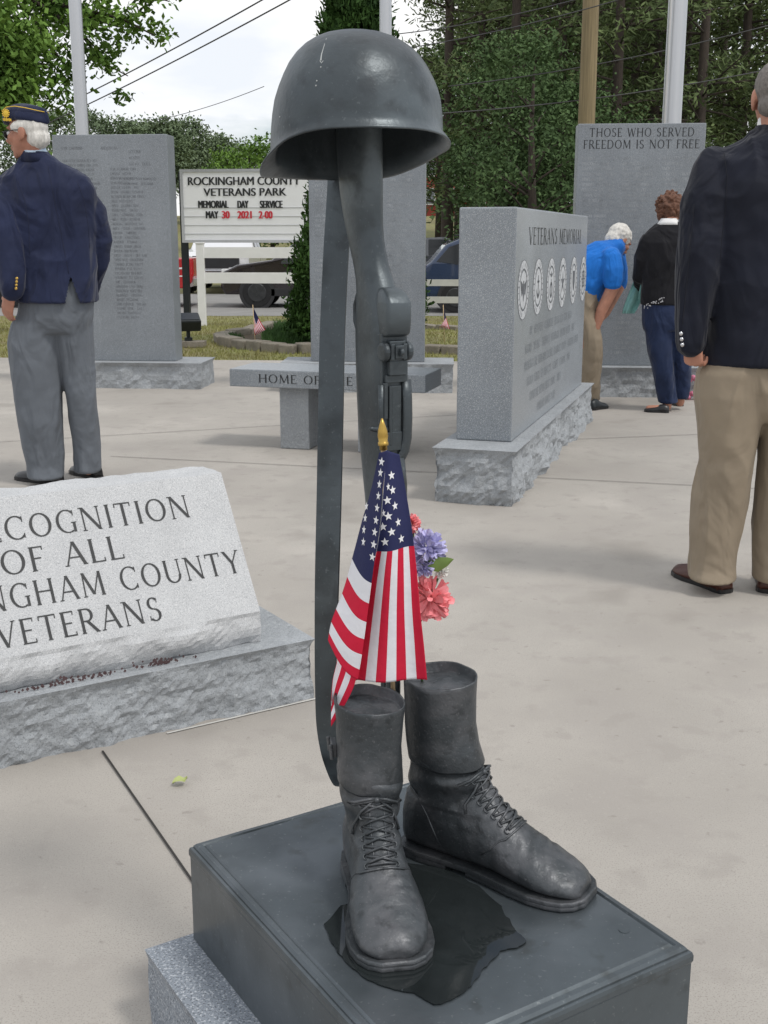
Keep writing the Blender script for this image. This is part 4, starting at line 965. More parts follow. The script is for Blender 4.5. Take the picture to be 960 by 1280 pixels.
def hand(mb_, w_, d, nrm, t, curl=.5, sz=1):
    d = V(d).normalized(); nrm = V(nrm); nrm = (nrm - d * nrm.dot(d)).normalized(); t = V(t); t = (t - d * t.dot(d) - nrm * t.dot(nrm)).normalized()
    L = lambda a, b, c: w_ + d * (a * sz) + t * (b * sz) + nrm * (c * sz)
    mb_.tube([L(-.03, 0, 0), L(.0, 0, 0), L(.035, 0, 0), L(.085, 0, .002)], [(.028 * sz, .022 * sz), (.030 * sz, .020 * sz), (.040 * sz, .0155 * sz), (.041 * sz, .0125 * sz)], 14, side=t, round_=True)
    for b, ln in ((.030, .070), (.0105, .080), (-.0095, .074), (-.029, .056)):
        p = L(.078, b, .001); a = 0; pts = [L(.05, b, 0), p]; dr = 0
        for seg, fr in ((0, .45), (1, .32), (2, .25)):
            dr += curl * (.9, 1.1, .8)[seg]; p = p + (d * math.cos(dr) + nrm * math.sin(dr)) * (ln * fr * sz); pts.append(p)
        mb_.tube(pts, [.0095 * sz, .0098 * sz, .0088 * sz, .0080 * sz, .0066 * sz], 10, round_=True)
    mb_.tube([L(.015, .022, .002), L(.045, .046, .010), L(.072, .050, .022 + .02 * curl), L(.094, .042, .034 + .025 * curl)], [.014 * sz, .0125 * sz, .0105 * sz, .008 * sz], 10, round_=True)
def folds(seed, amp, sc_=9, st=(1, 1, .5)):
    def f(p, nv):
        q = V((p.x * st[0], p.y * st[1], (p.z + .35 * p.x) * st[2])); amp_ = amp * max(0, 1 + min(0, nv.z) * 1.4)
        r = 1 - abs(nz(q, sc_, seed)) * 2.2
        return nv * (amp_ * (.8 * r * abs(r) + .6 * nz(p, sc_ * .45, seed + 2) + .2 * nz(p, sc_ * 3, seed + 1)))
    return f
def shoe(mb_, heel, toe, w_=.05, h=.075):
    f = (toe - heel); f.z = 0; Ln = f.length; f.normalize(); s = V((-f.y, f.x, 0)); k = Ln / .3; rings = []
    for l, hw, zt in ((0, .022, .06), (.015, .033, .075), (.06, .037, .09), (.11, .038, .085), (.15, .041, .066), (.20, .047, .052), (.25, .045, .044), (.285, .033, .036), (.302, .014, .026)):
        rings.append([heel + f * (l * k) + s * (hw * w_ / .05 * math.cos(t)) + UP * (.012 + max(-.0, math.sin(t)) * (zt - .012) * h / .075) for t in (2 * math.pi * j / 20 for j in range(20))])
    mb_.loft(rings)
def shoe_sole(mb_, heel, toe, w_=.05):
    f = (toe - heel); f.z = 0; Ln = f.length; f.normalize(); s = V((-f.y, f.x, 0)); k = Ln / .3
    ol = [(-.004, .012), (.004, .028), (.03, .037), (.09, .036), (.14, .041), (.20, .05), (.25, .048), (.285, .037), (.307, .014)]
    pts = [(l, -q) for l, q in ol] + [(l, q) for l, q in ol[::-1]]
    mb_.prism([heel + f * (l * k) + s * (q * w_ / .05) + UP * .001 for l, q in pts], UP, .016)
def shoes(mat_, par, pairs, w_=.05, h=.075):
    for heel, toe in pairs:
        mb_ = MB(); shoe(mb_, heel, toe, w_, h); o = mb_.build('shoe', mat_, par, smooth=True)
        mb_ = MB(); shoe_sole(mb_, heel, toe, w_); mb_.build('sole', M_shoe, o)

# ---- man in the garrison cap
D = 6.05
lh1, lt1 = G(77, 606), G(22, 598); lh2, lt2 = G(124, 599), G(92, 590)
mb = MB()
hc = P(34, 167, 6.0); ff = (-.95, .25, -.10)
head(mb, hc, ff, 1.0, P(43, 206, 6.03))
mb.tube([P(50, 205, 6.05), P(58, 230, 6.05), P(62, 290, 6.05), P(66, 350, 6.05), P(70, 400, 6.05)], [(.07, .06), (.13, .07), (.15, .09), (.145, .09), (.15, .10)], 20, side=(1, 0, 0), round_=True)
ptube(mb, [(52, 395, D), (48, 470, D), (56, 530, D), (60, 590, D)], [20, 17, 12, 9]); ptube(mb, [(92, 395, D), (98, 470, D + .05), (106, 530, D + .06), (110, 585, D + .07)], [18, 15, 11, 9])
ptube(mb, [(16, 248, D - .03), (6, 275, D - .08), (11, 308, D - .13), (14, 362, D - .16)], [9, 11, 10, 8]); ptube(mb, [(92, 248, D + .03), (112, 272, D + .05), (121, 302, D + .08), (108, 362, D + .2)], [8, 9, 9, 8])
hand(mb, P(13, 366, D - .16), P(6, 400, D - .14) - P(13, 366, D - .16), V((.5, .8, 0)), V((-.6, .4, -.2)), .35, 1.05)
hand(mb, P(106, 364, D + .2), V((-.5, .5, -.7)), V((-.6, -.2, 0)), V((-.3, .9, .3)), .6)
for a_, b_ in ((lh1, lt1), (lh2, lt2)): mb.tube([a_.lerp(b_, .12) + UP * .05, a_.lerp(b_, .6) + UP * .03], [.02, .016], 10, round_=True)
m1 = link('person', mb.fused(.0055, 4), M_skin2, base=(G(70, 604).x, G(70, 604).y, 0))
tag(m1, 'older man in a navy blazer, grey trousers and blue garrison cap seen from behind', 'person')
# jacket
mb = MB()
pring(mb, [(46, 196, 17, .07, 6.03), (49, 203, 26, .085, 6.04), (52, 212, 44, .105, 6.05), (54, 222, 58, .12, D), (56, 236, 63, .135, D), (58, 252, 62, .14, D), (61, 280, 60, .145, D), (64, 315, 54, .14, D), (68, 345, 50, .145, D), (70, 365, 50, .155, D), (72, 378, 49, .16, D)])
ptube(mb, [(6, 240, D - .02), (4, 268, D - .08), (9, 308, D - .13), (14, 345, D - .16), (15, 362, D - .165)], [15, 20, 19, 16.5, 15])
ptube(mb, [(98, 236, D + .02), (114, 266, D + .05), (122, 302, D + .08), (120, 332, D + .12), (111, 362, D + .2)], [14, 17, 15.5, 14, 12.5])
fd = folds(3, .014, 6.5, (1, 1, .6))
def vent(c):
    u, v = pix(c)
    if c.y > D or v < 344: return v > 379 + (u < 88) * 0 and c.y < D and abs(u - 90) < 3
    k = (v - 344) / 42; return 88 - 8 * k < u < 88 + 15 * k
j = link('blazer', mb.fused(.0065, 5, fd, lambda c: vent(c) ), M_navy, m1)
mb = MB()                                   # shirt collar, brass sleeve buttons, belt-line gap
pring(mb, [(41, 184, 15, .066, 6.02), (43, 191, 16.5, .072, 6.02), (46, 197, 17.5, .075, 6.03)], e=1); mb.build('shirt_collar', M_shirt, m1, smooth=True)
mb = MB(); pring(mb, [(43, 190, 17.5, .076, 6.025), (45, 196, 20, .082, 6.03), (48, 203, 27, .09, 6.04)], e=1); mb.build('lapel_collar', M_navy, j, smooth=True)
for i in range(4):
    c = P(21 - i * .3, 348 + i * 4.2, D - .225); mb = MB(); mb.ball(c, (.0075, .004, .0075), n=10, m=6); mb.build('sleeve_button', M_gold, j, smooth=True)
# trousers
def legs(par, m_, rings_list, seed, amp, vox=.0065, sc_=7, sm=14):
    mb_ = MB()
    for rings in rings_list: pring(mb_, rings, e=.92)
    return link('trousers', mb_.fused(vox, sm, folds(seed, amp * 1.7, sc_, (1.4, 1.4, .45))), m_, par)
tr = legs(m1, M_greyT, [[(72, 350, 42, .12, D), (71, 375, 46, .135, D), (69, 398, 46, .135, D), (68, 416, 42, .115, D)],
    [(54, 380, 24, .10, D), (48, 405, 31, .125, D), (44, 430, 33, .125, D), (45, 470, 31.5, .115, D), (50, 520, 28, .10, D), (54, 560, 25, .09, D), (57, 582, 22, .085, D), (57.5, 598, 21.5, .09, D - .01)],
    [(88, 380, 22, .10, D + .02), (91, 410, 24, .12, D + .03), (94, 430, 22.5, .12, D + .04), (98.5, 470, 19, .105, D + .05), (101.5, 495, 17.8, .10, D + .05), (104.5, 520, 16.8, .09, D + .06), (108.5, 560, 16, .08, D + .07), (110, 578, 15.8, .08, D + .07), (110, 590, 15.8, .085, D + .07)]], 7, .005, sm=26)
shoes(M_shoe, m1, ((lh1, lt1), (lh2, lt2)), .052, .085)
# hair, garrison cap, glasses
f, s, u = frame(ff); L = lambda x, y, z: hc + f * x + s * y + u * z
mb = MB(); mb.ball(L(-.022, 0, .030), (.092, .0775, .078), (f, s, u)); mb.ball(L(-.055, 0, -.028), (.058, .066, .055), (f, s, u)); mb.ball(L(.0, .066, .03), (.05, .014, .03), (f, s, u)); mb.ball(L(.0, -.066, .03), (.05, .014, .03), (f, s, u))
link('hair', mb.fused(.005, 3, lambda p, nv: nv * (.004 * nz(V((p.x, p.y, p.z * .4)), 70, 1))), M_white, m1)
mb = MB(); rings = []
for x, yw, zb, zt in ((-.128, .012, .030, .098), (-.10, .055, .028, .112), (-.05, .079, .036, .132), (0, .083, .048, .145), (.05, .076, .055, .146), (.09, .055, .052, .132), (.118, .014, .048, .112)):
    r = []
    for t, q in ((0, 1), (.35, 1.02), (.7, .86), (.9, .5), (1, .06)): r.append((q * yw, zb + (zt - zb) * t))
    rings.append([L(x, y, z) for y, z in r] + [L(x, -y, z) for y, z in r[::-1]])
mb.loft(rings); cap = mb.build('garrison_cap', M_navy, m1, smooth=True); md = cap.modifiers.new('s', 'SUBSURF'); md.levels = md.render_levels = 2
mb = MB()
for sg in (1, -1): mb.tube([L(x, sg * (yw * .93), zb + (zt - zb) * .76) for x, yw, zb, zt in ((-.122, .02, .030, .102), (-.10, .055, .028, .112), (-.05, .079, .036, .132), (0, .083, .048, .145), (.05, .076, .055, .146), (.09, .055, .052, .132))], .0021, 8)
mb.build('piping', M_yel, cap, smooth=True)
mb = MB(); c = L(.052, .0795, .095); mb.ball(c, (.015, .004, .015), (f, s, u), 14, 6)
for i in range(12): a_ = i * .5236; mb.ball(c + f * (.0175 * math.cos(a_)) + u * (.0175 * math.sin(a_)), (.004, .003, .004), (f, s, u), 8, 5)
mb.build('badge', M_yel, cap, smooth=True)
mb = MB()
for i in range(7): mb.box(L(.028 + .008 * i, .084 - .0004 * i * i, .0605 + .0016 * i), (.0055, .002, .011 + .003 * (i % 2)), (f, s, u))
mb.build('cap_lettering', M_yel, cap)
mb = MB()
for y in (-1, 1):
    mb.tube([L(.096, y * .062, .012), L(.03, y * .078, .014), L(-.012, y * .079, .010)], .0022, 8)
    mb.ball(L(.094, y * .034, .004), (.006, .027, .020), (f, s, u), 14, 8)
mb.tube([L(.101, -.012, .01), L(.101, .012, .01)], .0022, 8); mb.build('sunglasses', M_dark, m1, smooth=True)
mb = MB()
for y in (-1, 1): mb.ball(L(.0835, y * .031, .008), .0115, n=10, m=6)
mb.build('eyes', M_shirtW, m1, smooth=True)

def bvh_of(o):
    off = wloc(o); return BVHTree.FromPolygons([v.co + off for v in o.data.vertices], [tuple(p.vertices) for p in o.data.polygons])
def seam_on(o, m_, paths, r=.0022):
    bv = bvh_of(o)
    for pth in paths:
        pts = []
        for i in range((len(pth) - 1) * 6 + 1):
            k = min(i // 6, len(pth) - 2); q_ = i / 6 - k; u = pth[k][0] * (1 - q_) + pth[k + 1][0] * q_; v = pth[k][1] * (1 - q_) + pth[k + 1][1] * q_
            h = bv.ray_cast(V((0, 0, CAMH)), ray(u, v).normalized())
            if h[0]: pts.append(h[0])
        if len(pts) > 2: mb_ = MB(); mb_.tube(pts, r, 6); mb_.build('seam', m_, o, smooth=True)
seam_on(j, M_navyS, [[(60, 208), (68, 250), (78, 300), (86, 342)], [(22, 226), (31, 250), (36, 280), (37, 318)], [(96, 226), (105, 250), (110, 280), (112, 310)]], .0014)
# ---- man at the right edge
D = 4.12
rh1, rt1 = G(909, 742), G(846, 716); rh2 = G(958, 742); rt2 = rh2 + V((.10, .27, 0))
mb = MB(); hc = P(972, 122, 4.14); ff = (.16, .98, -.02)
head(mb, hc, ff, 1.04, P(974, 178, 4.1))
mb.tube([P(974, 175, D), P(972, 215, D), P(972, 300, D), P(975, 400, D), P(980, 470, D)], [(.07, .06), (.19, .09), (.17, .10), (.155, .10), (.15, .11)], 20, side=(1, 0, 0), round_=True)
ptube(mb, [(925, 460, D), (912, 560, D), (900, 640, D), (890, 715, D)], [28, 25, 18, 13]); ptube(mb, [(1000, 460, D), (990, 560, D), (978, 640, D), (970, 715, D + .02)], [28, 25, 18, 13])
ptube(mb, [(896, 222, D), (876, 340, D - .05), (864, 428, D - .06)], [22, 18, 12]); ptube(mb, [(1052, 222, D), (1070, 340, D + .05), (1072, 428, D)], [22, 18, 12])
hand(mb, P(866, 424, D - .06), V((.10, .06, -1)), V((.75, .65, 0)), V((-.7, .7, 0)), 1.05, .98)
hand(mb, P(1072, 430, D), V((-.05, .1, -1)), V((-.75, .65, 0)), V((.5, .8, 0)), .6, .98)
for a_, b_ in ((rh1, rt1), (rh2, rt2)): mb.tube([a_.lerp(b_, .12) + UP * .05, a_.lerp(b_, .6) + UP * .03], [.02, .016], 10, round_=True)
m2 = link('person', mb.fused(.0045, 4), M_skin, base=(rh1.x + .15, rh1.y, 0))
tag(m2, 'grey haired man in a dark navy blazer and khaki trousers standing at the right edge', 'person')
mb = MB()
pring(mb, [(972, 160, 25, .072, D + .01), (972, 172, 40, .085, D), (972, 186, 70, .10, D), (973, 202, 92, .12, D), (974, 230, 100, .135, D), (974, 290, 97, .145, D), (975, 350, 93, .145, D), (978, 410, 95, .155, D), (981, 446, 103, .162, D), (983, 456, 105, .164, D)])
ptube(mb, [(895, 212, D), (886, 250, D - .02), (878, 310, D - .04), (871, 360, D - .05), (866, 400, D - .06), (864, 428, D - .06)], [27, 30, 28.5, 25, 21.5, 19.5])
ptube(mb, [(1054, 212, D), (1064, 250, D), (1072, 310, D), (1076, 360, D), (1075, 428, D)], [27, 30, 28, 25, 19])
j = link('blazer', mb.fused(.006, 5, folds(12, .013, 5.5, (1, 1, .75))), M_navyD, m2)
j2 = j
for i in range(3):
    c = on_c = P(851.5 + i * .8, 417 + i * 7, D - .115); mb = MB(); mb.ball(c, (.0075, .005, .0075), n=10, m=6); mb.build('sleeve_button', M_chrome, j, smooth=True)
mb = MB(); pring(mb, [(973, 146, 24, .066, D + .03), (973, 158, 26, .073, D + .02), (973, 168, 29, .078, D + .01)], e=1); mb.build('shirt_collar', M_shirtW, m2, smooth=True)
mb = MB(); pring(mb, [(973, 157, 27.5, .076, D + .015), (973, 165, 31, .082, D + .01), (973, 178, 46, .095, D)], e=1); mb.build('lapel_collar', M_navyD, j, smooth=True)
legs(m2, M_khaki, [[(984, 420, 78, .12, D), (976, 455, 94, .145, D), (970, 485, 96, .15, D), (968, 510, 86, .125, D), (968, 525, 66, .09, D)],
    [(930, 440, 40, .11, D), (920, 465, 47, .14, D), (914, 495, 45, .14, D), (911, 530, 38, .13, D), (908, 575, 32.5, .115, D), (900, 620, 33.5, .105, D), (895, 660, 31, .095, D), (891, 690, 27, .09, D), (889, 708, 27, .092, D), (889, 724, 28, .098, D - .02)],
    [(1010, 440, 40, .11, D), (1004, 465, 46, .14, D), (996, 495, 46, .14, D), (989, 530, 40, .13, D), (985, 575, 36, .115, D), (979, 620, 34, .105, D), (974, 660, 31, .095, D), (970, 690, 28.5, .09, D), (969, 708, 27.5, .092, D), (969, 724, 28, .098, D)]], 15, .005, .006, 6)
shoes(M_shoeB, m2, ((rh1, rt1), (rh2, rt2)), .054, .09)
f, s, u = frame(ff); L = lambda x, y, z: hc + f * x + s * y + u * z
mb = MB(); mb.ball(L(-.020, 0, .034), (.098, .0815, .088), (f, s, u)); mb.ball(L(-.048, 0, -.03), (.066, .071, .05), (f, s, u))
link('hair', mb.fused(.005, 3, lambda p, nv: nv * (.002 * nz(p, 120, 1)), lambda c: (c - hc).dot(f) > .035 or ((c - hc).dot(f) > -.03 and (c - hc).dot(u) < .02)), M_grey, m2)
mb = MB()
for y in (-1, 1): mb.ball(L(.086, y * .032, .010), .0115, n=10, m=6)
mb.build('eyes', M_shirtW, m2, smooth=True)

seam_on(j2, M_navyDS, [[(905, 190), (909, 220), (907, 260), (902, 300), (900, 330)], [(972, 182), (974, 260), (977, 340), (980, 455)], [(868, 255), (862, 320), (856, 380), (853, 405)]], .0013)
# ---- woman reading the right slab
D = 8.72
wh1, wt1 = G(836, 516), G(806, 514.5); wh2, wt2 = G(851, 508), G(838, 504)
mb = MB(); hc = P(837, 266, D + .05); ff = (-.25, .95, -.35)
head(mb, hc, ff, .94, P(836, 290, D))
mb.tube([P(836, 286, D), P(835, 305, D), P(833, 340, D), P(833, 375, D)], [(.06, .05), (.14, .08), (.125, .08), (.13, .09)], 18, side=(1, 0, 0), round_=True)
ptube(mb, [(826, 375, D), (828, 430, D), (833, 480, D), (834, 508, D)], [12, 11, 8, 5.5]); ptube(mb, [(848, 375, D), (850, 430, D), (850, 480, D + .04), (850, 503, D + .08)], [12, 11, 8, 5.5])
ptube(mb, [(809, 306, D), (802, 340, D + .03), (800, 356, D + .25)], [8.5, 7.5, 5]); ptube(mb, [(863, 306, D), (868, 340, D + .03), (862, 352, D + .25)], [8.5, 7.5, 5])
hand(mb, P(800, 356, D + .25), V((.1, 1, -.1)), V((.3, 0, -1)), V((1, 0, .3)), .5, .85); hand(mb, P(862, 352, D + .25), V((-.1, 1, -.1)), V((-.3, 0, -1)), V((-1, 0, .3)), .5, .85)
for a_, b_ in ((wh1, wt1), (wh2, wt2)): mb.tube([a_.lerp(b_, .15) + UP * .035, a_.lerp(b_, .85) + UP * .028], [.026, .022], 10, round_=True)
m3 = link('person', mb.fused(.0055, 4), M_skin, base=(P(836, 400, D).x, D, 0))
tag(m3, 'woman with curly brown hair in a black sweater and navy trousers facing the slab', 'person')
mb = MB(); pring(mb, [(836, 276, 9, .055, D), (836, 281, 17, .07, D), (835, 290, 26, .095, D), (834, 303, 32, .12, D), (833, 325, 31, .125, D), (832, 350, 29, .12, D), (831, 368, 30, .125, D), (831, 381, 30, .13, D)], e=.95)
ptube(mb, [(810, 302, D), (804, 325, D + .01), (801, 347, D + .05), (800, 357, D + .18)], [11, 11.5, 10, 7.5]); ptube(mb, [(861, 302, D), (867, 325, D + .01), (869, 347, D + .05), (862, 354, D + .18)], [11, 11.5, 10, 7.5])
j = link('sweater', mb.fused(.007, 5, folds(21, .006, 8)), M_black, m3)
mb = MB(); pring(mb, [(836, 273, 9.5, .058, D), (836, 277, 12, .064, D), (836, 281, 16, .070, D - .005)], e=1); mb.build('collar', M_shirtW, m3, smooth=True)
mb = MB(); rnd = random.Random(4)                       # spotted shirt tail showing under the sweater
for i in range(34):
    t = rnd.random(); c = P(804 + 26 * t, 377 - 6 * t + rnd.uniform(0, 6) + 8 * (1 - t) * .6, D - .118 - .03 * math.sin(t * 1.6)); mb.ball(c, .0042, n=6, m=4)
mb.build('shirt_tail', mat('spotted_cloth', (.42, .42, .44), .8), j)
legs(m3, M_denim, [[(832, 370, 27, .115, D), (832, 390, 28, .125, D), (831, 405, 28, .12, D), (831, 413, 26, .11, D)],
    [(822, 402, 16.5, .115, D), (824, 430, 15.5, .10, D), (829, 465, 13, .085, D), (833, 490, 11.5, .07, D), (835, 504, 11, .07, D)], [(846, 402, 14, .11, D), (849, 430, 13, .10, D + .02), (851, 465, 11, .085, D + .04), (851, 485, 10, .075, D + .06), (850, 498, 9.5, .075, D + .08)]], 25, .006, .007)
shoes(M_shoe, m3, ((wh1, wt1), (wh2, wt2)), .044, .05)
mb = MB(); rnd = random.Random(9); f, s, u = frame(ff)
mb.ball(hc - f * .02 + u * .03, (.098, .092, .10), (f, s, u))
for k in range(300):
    a_ = rnd.random() * 6.283; zz = rnd.uniform(-.75, 1); q_ = math.sqrt(1 - zz * zz); d = f * (q_ * math.cos(a_)) + s * (q_ * math.sin(a_)) + u * zz
    if d.dot(f) > .55 and zz < .4: continue
    mb.ball(hc - f * .02 + u * .03 + V((d.x * .1, d.y * .1, d.z * .105)) * rnd.uniform(.85, 1.08), rnd.uniform(.010, .018), n=8, m=5)
link('hair', mb.fused(.0055, 1, lambda p, nv: nv * (.008 * nz(p, 60, 1))), M_brown, m3)
# teal garment over her arm: a thing of its own
tl = thing('folded_jacket', 'pale teal jacket hanging over the arm of the woman in black', 'jacket', P(790, 395, D + .12))
mb = MB(); rings = []
for v, u0, u1 in ((340, 797, 808), (350, 793, 807), (362, 788, 805), (375, 783, 802), (386, 779, 797), (392, 778, 793)):
    r = []
    for i in range(14):
        t = i / 13; c = P(u0 + (u1 - u0) * t, v, D + .14 + .05 * t + .02 * math.sin(t * 9 + v * .02)); r.append(c)
    rings.append(r + [c + V((.004, .03, 0)) for c in r[::-1]])
mb.loft(rings); mb.build('hanging_side', M_teal, tl, smooth=True)
mb = MB(); rings = []
for v, u0, u1 in ((344, 803, 810), (356, 801, 811), (366, 799, 810), (374, 798, 806)):
    r = [P(u0 + (u1 - u0) * i / 9, v, D + .02 + .03 * math.sin(i * 1.2) * .4) for i in range(10)]; rings.append(r + [c + V((.003, .025, 0)) for c in r[::-1]])
mb.loft(rings); mb.build('folded_side', M_teal, tl, smooth=True)

# ---- man in the blue shirt bending down
D = 8.95
bh1, bt1 = G(738, 513), G(757, 509.5); bh2, bt2 = G(716, 505), G(735, 501)
mb = MB(); hc = P(774, 301, D + .05); ff = (.75, .45, -.75)
head(mb, hc, ff, .98, P(760, 308, D))
mb.tube([P(764, 312, D), P(752, 325, D), P(733, 345, D), P(720, 378, D)], [.075, .12, .125, .125], 18, round_=True)
ptube(mb, [(722, 390, D - .08), (740, 440, D - .10), (738, 475, D - .08), (740, 505, D - .02)], [14, 12, 9, 6]); ptube(mb, [(714, 385, D + .10), (728, 440, D + .08), (722, 475, D + .1), (718, 500, D + .12)], [14, 12, 9, 6])
ptube(mb, [(765, 326, D - .14), (766, 360, D - .16), (752, 388, D - .15), (745, 410, D - .14)], [10, 8.5, 7, 5]); ptube(mb, [(772, 322, D + .14), (772, 360, D + .16), (756, 390, D + .10), (736, 412, D + .06)], [10, 8.5, 7, 5])
hand(mb, P(746, 408, D - .14), V((-.25, .1, -1)), V((-.8, .5, 0)), V((-.4, -.7, -.3)), .35, 1); hand(mb, P(737, 412, D + .06), V((-.3, -.1, -1)), V((-.8, -.3, 0)), V((-.3, .7, 0)), .35, 1)
for a_, b_ in ((bh1, bt1), (bh2, bt2)): mb.tube([a_.lerp(b_, .15) + UP * .035, a_.lerp(b_, .6) + UP * .025], [.02, .016], 10, round_=True)
m4 = link('person', mb.fused(.0055, 4), M_skin, base=(P(735, 400, D).x, D, 0))
tag(m4, 'white haired man in a bright blue shirt bending forward with hands on his knees', 'person')
mb = MB(); A_ = [P(768, 310, D), P(760, 318, D), P(748, 330, D), P(734, 346, D), P(722, 366, D)]
mb.tube(A_, [(.085, .085), (.155, .14), (.18, .17), (.175, .175), (.17, .175)], 24, side=(0, 1, 0), round_=True)
ptube(mb, [(763, 322, D - .13), (766, 338, D - .16), (766, 352, D - .17)], [14, 13.5, 12]); ptube(mb, [(768, 322, D + .13), (772, 338, D + .16), (773, 354, D + .17)], [14, 13, 11])
j = link('shirt', mb.fused(.007, 4, folds(31, .007, 8)), M_blue, m4)
legs(m4, M_khaki, [[(724, 362, 24, .17, D), (722, 382, 25, .18, D), (724, 400, 22, .17, D)], [(728, 390, 17, .09, D - .08), (739, 425, 13.5, .095, D - .10), (740, 445, 12.5, .09, D - .10), (738, 475, 11, .08, D - .07), (739, 500, 10.5, .08, D - .02)], [(716, 390, 17, .09, D + .10), (726, 430, 13, .09, D + .08), (722, 470, 11, .085, D + .1), (718, 499, 10, .085, D + .12)]], 33, .007, .007, 9)
mb = MB(); f, s, u = frame(ff); L = lambda x, y, z: hc + f * x + s * y + u * z
mb.ball(L(-.022, 0, .03), (.1, .086, .094), (f, s, u)); mb.ball(L(-.055, 0, -.03), (.062, .072, .056), (f, s, u))
link('hair', mb.fused(.006, 3, lambda p, nv: nv * (.007 * nz(p, 45, 1)), lambda c: (c - hc).dot(f) > .045), M_white, m4)
shoes(M_dark, m4, ((bh1, bt1), (bh2, bt2)), .048, .07)
# ================================================================== POLES, WIRES, SIGN, FENCES
def pole(name, label, cat, x, y, z0, z1, r0, r1, m, group=None, halyard=None, lean=(0, 0)):
    t = thing(name, label, cat, (x, y, z0), group); mb = MB()
    k = 12; mb.tube([V((x + lean[0] * i / k, y + lean[1] * i / k, z0 + (z1 - z0) * i / k)) for i in range(k + 1)], [r0 + (r1 - r0) * i / k for i in range(k + 1)], 18); mb.build('shaft', m, t, smooth=True)
    mb = MB()
    if m is M_alu: mb.ball((x + lean[0], y + lean[1], z1 + .07), .09); mb.build('ball_finial', M_gold, t, smooth=True); mb = MB(); mb.tube([V((x, y, z0)), V((x, y, z0 + .05)), V((x, y, z0 + .12))], [.2, .19, r0 + .01], 18); mb.build('collar', M_alu, t, smooth=True)
    if halyard: mb = MB(); mb.tube([V((x + halyard, y - r0, z0 + 1.2)), V((x + halyard * .8, y - r1, z1))], .009, 6); mb.build('halyard', M_vinyl, t, smooth=True)
    return t
pole('flagpole', 'silver flagpole rising behind the left name slab', 'flagpole', P(103, 165, 11.6).x, 11.6, -.05, 10, .068, .045, M_alu)
pole('flagpole', 'silver flagpole rising straight behind the bronze helmet', 'flagpole', P(482, 40, 12.2).x, 12.2, -.05, 10, .068, .045, M_alu)
pole('flagpole', 'silver flagpole with a white rope rising behind the right name slab', 'flagpole', P(839.5, 152, 11.2).x, 11.2, -.05, 10, .09, .075, M_alu, None, -.085)
pole('utility_pole', 'weathered brown wooden utility pole in front of the pines', 'utility pole', P(733, 155, 23).x, 23, -.35, 11, .17, .135, M_pole)
def wire(name, label, a, b, sag, r=.011, group='overhead wires'):
    t = [a.lerp(b, i / 16) - UP * (sag * 4 * (i / 16) * (1 - i / 16)) for i in range(17)]
    mb = MB(); o0 = V((0, 0, 0)); mb.tube([p - a for p in t], r, 5); me = mb.mesh(); o = link(name, me, M_wire, smooth=True); o.location = a; tag(o, label, 'wire', group); return o
wire('power_line', 'upper of the two dark wires crossing the sky above the left name slab', P(40, 150, 24), P(345, -10, 17), .05)
wire('power_line', 'lower of the two dark wires crossing the sky above the left name slab', P(40, 163, 24), P(380, -10, 17), .05)
wire('power_line', 'faint wire low in the cloudy sky left of the helmet', P(195, 150, 50), P(330, 108, 40), .1, .012)
px_, py_ = 4.05, 22.8
wire('power_line', 'pale wire passing behind the pole at the height of the helmet rim', P(530, 143, 23.3), P(975, 84, 23.3), .12, .012)
wire('power_line', 'wire over the pines just above the helmet crown', P(470, 66, 26), P(800, -8, 22), .1, .011)
wire('power_line', 'top wire over the pines right of the helmet', P(470, 45, 27), P(740, -6, 23), .1, .011)
wire('power_line', 'middle wire running through the pines right of the wooden pole', P(560, 108, 24), P(975, 28, 22.6), .12, .011)

# letter board sign
SD = 21.5; sa, sb, sc_ = P(225, 212, SD), P(391, 221, SD - .3), P(229, 303, SD)
ex = (sb - sa); ex.z = 0; swd = ex.length; ex.normalize(); sh = sa.z - sc_.z; ny = V((ex.y, -ex.x, 0))
sg_ = thing('letter_board_sign', 'white letter board sign reading rockingham county veterans park, memorial day service', 'sign', V((sa.x, sa.y, terr(0, SD))) + ex * swd / 2)
mb = MB(); o0 = V((sa.x, sa.y, sa.z - sh)); mb.box(o0 + ex * swd / 2 + UP * sh / 2 - ny * .08, (swd, .16, sh), (ex, -ny, UP)); brd = mb.build('board', M_sign, sg_, bevel=.01)
mb = MB()
for z in (0.02, sh - .02): mb.box(o0 + ex * swd / 2 + UP * z + ny * .004, (swd, .03, .05), (ex, -ny, UP))
for x in (.02, swd - .02): mb.box(o0 + ex * x + UP * sh / 2 + ny * .006, (.05, .03, sh), (ex, -ny, UP))
mb.build('frame', M_alu, brd)
mb = MB()
for z in (.12, .24, .36, .48): mb.box(o0 + ex * swd / 2 + UP * z * sh / .62 * .62 + ny * .004, (swd - .1, .008, .008), (ex, -ny, UP))
mb.build('letter_track', mat('track_grey', (.5, .51, .53), .4, 0, .05), brd)
sp_ = lambda u, v: (lambda p: p + ny * .006)(on_plane(u, v, o0, ny))
hgt = lambda u, v0, v1: abs(on_plane(u, v0, o0, ny).z - on_plane(u, v1, o0, ny).z)
